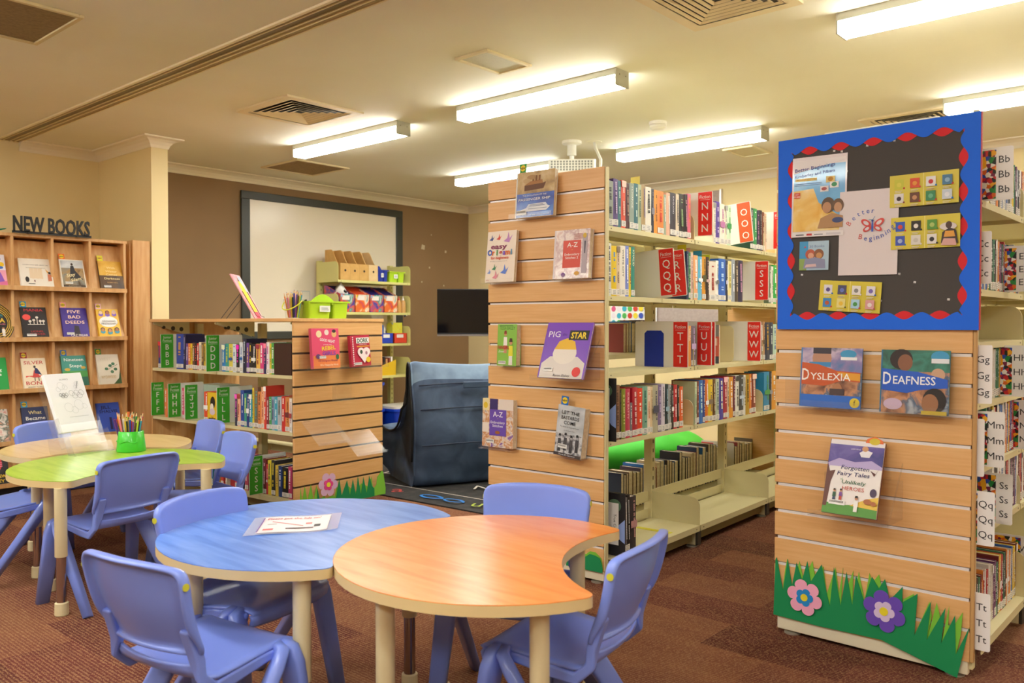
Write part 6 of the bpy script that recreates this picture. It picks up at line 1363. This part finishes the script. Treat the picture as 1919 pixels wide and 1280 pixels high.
# ---- on the green and cream tables
fx = Vector((.75, -.66, 0)); a_h = math.atan2(.26, -.094)
HX = T(-4.155, 1.622, .5405, R(110))
hd = thing('brochure_holder', 'clear three tier acrylic brochure stand on the green and cream tables', 'brochure stand', HX)
AC = acrylic()
for k in range(3):
    y0 = .01 + .05 * k; z0 = .0 + .04 * k; y1 = y0 + .035; X_ = T(0, y0, z0, 0, R(-22))
    hb = (.17, .21, .27)[k]
    MB().bx(0, .235, .034, .037, 0, hb, AC, X_).bx(0, .235, 0, .003, 0, .055, AC, X_).bx(0, .235, 0, .037, 0, .003, AC, X_).bx(0, .003, 0, .037, 0, hb * .7, AC, X_).bx(.232, .235, 0, .037, 0, hb * .7, AC, X_).build('pocket', hd)
for x in (0, .232): MB().prism([(.0, 0), (.17, 0), (.19, .1), (.13, .1), (.02, .02)], x, x + .003, AC, 'x').build('side_foot', hd)
pp = thing('colouring_sheets', 'stack of white colouring sheets with interlocked rings in the acrylic stand', 'paper', HX @ T(.012, .102, .108, 0, R(-22)))
q = MB().bx(0, .21, .006, .026, 0, .297, mat('#ecebf0', .7)); A_ = Art(q, None, .0002, .0057); A_.text('OLYMPICS', .10, .262, .008, '#6a6a70', w=.05)
def ringo(cx, cz, r, c, w_=.0016):
    for k in range(20):
        a0, a1 = 2 * math.pi * k / 20, 2 * math.pi * (k + 1) / 20; A_.poly([(cx + q_ * math.cos(t_), cz + q_ * math.sin(t_)) for q_, t_ in ((r, a0), (r, a1), (r - w_, a1), (r - w_, a0))], c)
    A_.y += 19 * A_.st
for i in range(3): ringo(.058 + .016 * i, .187 , .009, '#4a4a4e')
for i in range(2): ringo(.066 + .016 * i, .179, .009, '#4a4a4e')
for i in range(3): ringo(.12 + .028 * i, .192, .015, '#9a9aa0')
for i in range(2): ringo(.134 + .028 * i, .178, .015, '#9a9aa0')
for i, (x, z, r) in enumerate(((.07, .232, .02), (.09, .225, .014), (.05, .215, .012), (.16, .238, .012), (.15, .222, .01), (.08, .12, .024), (.14, .13, .026), (.11, .105, .018), (.17, .12, .014))): ringo(x, z, r, '#b4b4ba', .001)
A_.rect(.07, .07, .11, .0012, '#8a8a90').poly([(.15, .215), (.156, .215), (.174, .25), (.168, .252)], '#a4a4aa'); q.build('sheets', pp)
pot = thing('pencil_pot', 'bright green tapered pot of pencils on the lime green table', 'pot', T(-4.14, 1.875, .5405))
GP = gloss(mat('#3fc42f', .35), .3, .15)
MB().lathe([(.066, 0), (.068, .006), (.057, .098), (.054, .1), (.052, .098), (.06, .01)], GP, 28).build('pot', pot, smooth=True)
MB().tube([(.0655 * math.cos(R(a)) * .99, .0655 * math.sin(R(a)) * .99, .05 + .006 * math.sin(R(a * 6))) for a in range(180, 361, 10)], .0022, GP, 6).build('wavy_ridge', pot, smooth=True)
bunch(T(-4.14, 1.875, .5405), 24, .05, .175, 'the bright green pot', 'pencils in the green pot', .22, .012)
cup = thing('marker_cup', 'clear cup of crayons and markers beside the green pot', 'cup', T(-4.335, 1.93, .5405)); MB().tube([(0, 0, 0), (0, 0, .10)], [.038, .044], AC, 20, cap=False).lathe([(.037, 0), (.038, .003)], AC, 20).build('cup', cup)
for i, (c, l, lb) in enumerate((('#1f6a2f', .15, 'dark green'), ('#e0702a', .17, 'orange'), ('#5a2f8a', .14, 'purple'), ('#c83a5a', .10, 'pink'), ('#1f4a2a', .13, 'deep green'), ('#e8c8c0', .09, 'pale pink'), ('#2a2a7a', .15, 'navy'))):
    a = 2.4 * i; t = thing('marker_pen', f'{lb} marker pen in the clear cup beside the green pot', 'marker', T(-4.335, 1.93, .545) @ T(.018 * math.cos(a), .018 * math.sin(a), 0, 0, -.25 * math.sin(a), .25 * math.cos(a)), 'markers in the clear cup'); MB().tube([(0, 0, 0), (0, 0, l * .7)], .006, c, 10).build('barrel', t); MB().tube([(0, 0, l * .7), (0, 0, l)], .0066, mat(c, .3), 10).build('cap', t)
# ---- laminated sheet on the blue table
sh = thing('laminated_sheet', 'crumpled laminated reminder sheet lying on the blue table', 'sheet', T(-2.217, 1.327, .5412))
e1 = Vector((-2.07 + 2.217, 1.559 - 1.327, 0)); e2 = Vector((-2.395 + 2.217, 1.48 - 1.327, 0))
def sp(u, v, z=0): p = e1 * u + e2 * v; return (p.x, p.y, .0015 + z + .005 * max(0, u - .8) * 4 * (1 - v) + .002 * math.sin(7 * u))
FILM = base_mat('laminating_film'); FILM[2].inputs['Base Color'].default_value = (.85, .85, .88, 1); FILM[2].inputs['Alpha'].default_value = .28; FILM[2].inputs['Roughness'].default_value = .12; FILM = FILM[0]
MB().grid(lambda u, v: sp(u, v), 14, 6, FILM).build('plastic_film', sh, solid=.0006)
MB().grid(lambda u, v: sp(.12 + .76 * u, .07 + .86 * v, .0008), 12, 6, mat('#efe6ea', .35)).build('paper', sh)
q = MB()
def sq(u0, v0, u1, v1, c, k=.0016): q.add([sp(u0, v0, k), sp(u1, v0, k), sp(u1, v1, k), sp(u0, v1, k)], [(0, 1, 2, 3)], c)
sq(.12, .1, .135, .9, '#7a5aa0'); sq(.18, .18, .29, .26, '#d86060'); sq(.42, .22, .72, .27, '#5a3a40'); sq(.72, .3, .79, .42, '#3a3236'); sq(.62, .46, .69, .54, '#e08080'); sq(.2, .48, .3, .52, '#b0a8a8')
q.add([sp(.24, .62, .0018), sp(.6, .36, .0018), sp(.6, .39, .0018), sp(.24, .66, .0018)], [(0, 1, 2, 3)], '#d07a80')
vs, fs, x0, x1, y0, y1 = text_mesh('Please put the lids on!', .01, .1)
q.add([sp(.17 + .6 * (a - x0) / (x1 - x0), .76 + .1 * b_ / .72, .002) for a, b_ in vs], fs, '#c85a5f'); q.build('print', sh)

# ---- projector, cable, wall fittings
pj = thing('projector', 'white ceiling projector with slotted side above the slatted end', 'projector', T(-3.95, 5.20, 2.375, R(38)))
mb = MB(); mb.prism(rrect(.36, .26, .03, 3), -.065, .035, mat('#e6e6dc', .4)); mb.build('body', pj, bev=.006)
g = MB()
for i in range(14):
    for j in range(4): g.bx(-.16 + .023 * i, -.146 + .023 * i, -.1312, -.130, -.05 + .02 * j, -.036 + .02 * j, '#8f918a')
g.build('vent_grille', pj)
MB().lathe([(.018, .035), (.018, .085), (.035, .09), (.035, .17), (.075, .18), (.075, .20)], mat('#ecebe2', .4), 20, T(0, .02, 0)).build('mount', pj)
MB().tube([(.1, .131, -.01), (.1, .16, -.01)], .035, mat('#2a2a2e', .2), 18).build('lens', pj)
cb = MB().tube([(0, 0, 0), (.01, .01, -.05), (.05, .02, -.14), (.06, .0, -.22), (.0, -.02, -.25), (-.08, -.05, -.26)], .011, mat('#e2e0d8', .5), 8).build('cable_run', None, T(-3.845, 5.345, HC), smooth=True)
tag(cb, 'white cable dropping from the ceiling to the projector', 'cable'); MB().lathe([(.06, -.004), (.06, 0)], '#e6e0c8', 18).build('ceiling_plate', cb)
c2 = MB().tube([(-.08, -.05, -.26), (-.02, -.03, -.262), (.0, -.02, -.25), (.02, -.02, -.23)], .012, '#17171a', 8).build('black_sleeve', cb, smooth=True)
t = thing('wall_sticker', 'small dark blue and white sticker on the taupe wall by the television', 'sticker', T(-7.168, 6.35, 1.285)); m = MB(); m.bx(0, .001, -.035, .015, -.03, .03, '#141a4a').bx(0, .0012, .0, .035, -.03, .03, '#e6e6ea'); m.build('sheet', t, T(0, 0, 0, 0, R(25)))
for i, (y, z, s_) in enumerate(((6.62, 2.05, .03), (6.72, 1.82, .012), (6.98, 2.02, .016), (6.6, 1.65, .01), (6.95, 1.62, .01), (6.75, 2.2, .008), (6.98, 1.2, .016))):
    o = MB().add([(.0, -s_, -s_ * .8), (.0, s_ * .8, -s_), (.0, s_, s_ * .7), (0, -s_ * .6, s_), (.003, 0, 0)], [(0, 1, 4), (1, 2, 4), (2, 3, 4), (3, 0, 4)], '#cfc2a4').build('putty_mark', None, T(-7.168, y, z)); tag(o, f"{'larger ' if s_ > .02 else ''}pale putty mark on the taupe wall, {ORD[i]} of the scatter above the television", 'putty mark', 'putty marks on the taupe wall')
pb = thing('pinboard', 'large mauve grey pinboard on the back wall behind the fiction shelves', 'pinboard', T(0, 7.366, 0)); MB().bx(-5.0, -3.82, -.02, 0, .95, 2.44, noisy('mauve_felt', ['#a89a94', '#b3a59e'], (1, 1, 1), 3, 40, .9)).build('felt', pb); MB().bx(-3.82, -3.80, -.025, 0, .94, 2.45, ALU).bx(-5.02, -5.0, -.025, 0, .94, 2.45, ALU).bx(-5.02, -3.8, -.025, 0, .93, .95, ALU).build('edge_strip', pb)
po = thing('wall_poster', 'colourful picture chart on the back wall seen through the fiction shelves', 'poster', T(-4.95, 7.35, 1.14)); q = MB().bx(-.1, .46, -.03, -.026, 0, .30, mat('#eef0f0', .4)); A_ = Art(q, None, .0004, -.0305)
for i in range(8):
    for j in range(4): A_.ell(-.06 + .068 * i, .04 + .072 * j, .028, .03, ('#3fb0c8', '#e8d23a', '#d85a8a', '#5ab85a', '#3a55b8', '#e8e0e8', '#c8402f', '#8ad0d8')[(i * 3 + j * 5) % 8], 10)
q.build('chart', po)
pb2 = thing('pinboard', 'grey pinboard on the back wall beyond the right-hand aisle', 'pinboard', T(0, 7.366, 0)); MB().bx(-.9, 1.6, -.02, 0, .95, 2.40, noisy('grey_felt', ['#8f8880', '#9c958c'], (1, 1, 1), 3, 40, .9)).build('felt', pb2); MB().bx(-.92, -.9, -.025, 0, .94, 2.41, ALU).bx(-.9, 1.6, -.025, 0, 2.40, 2.42, ALU).build('edge_strip', pb2)
o = MB().prism([(math.cos(k * math.pi / 5 + .3) * (.022 if k % 2 else .010), math.sin(k * math.pi / 5 + .3) * (.022 if k % 2 else .010)) for k in range(10)], 0, .002, '#e84a9a').build('confetti_star', None, T(-1.98, 2.97, .0008)); tag(o, 'pink foam star dropped on the carpet beside the fiction bookcase', 'confetti')
t = thing('white_tray', 'white plastic sign holder lying on top of the noticeboard bookcase', 'tray', XR @ T(.12, .12, 1.862)); MB().bx(0, .4, 0, .2, 0, .02, mat('#efeee8', .4)).build('tray', t, bev=.004)
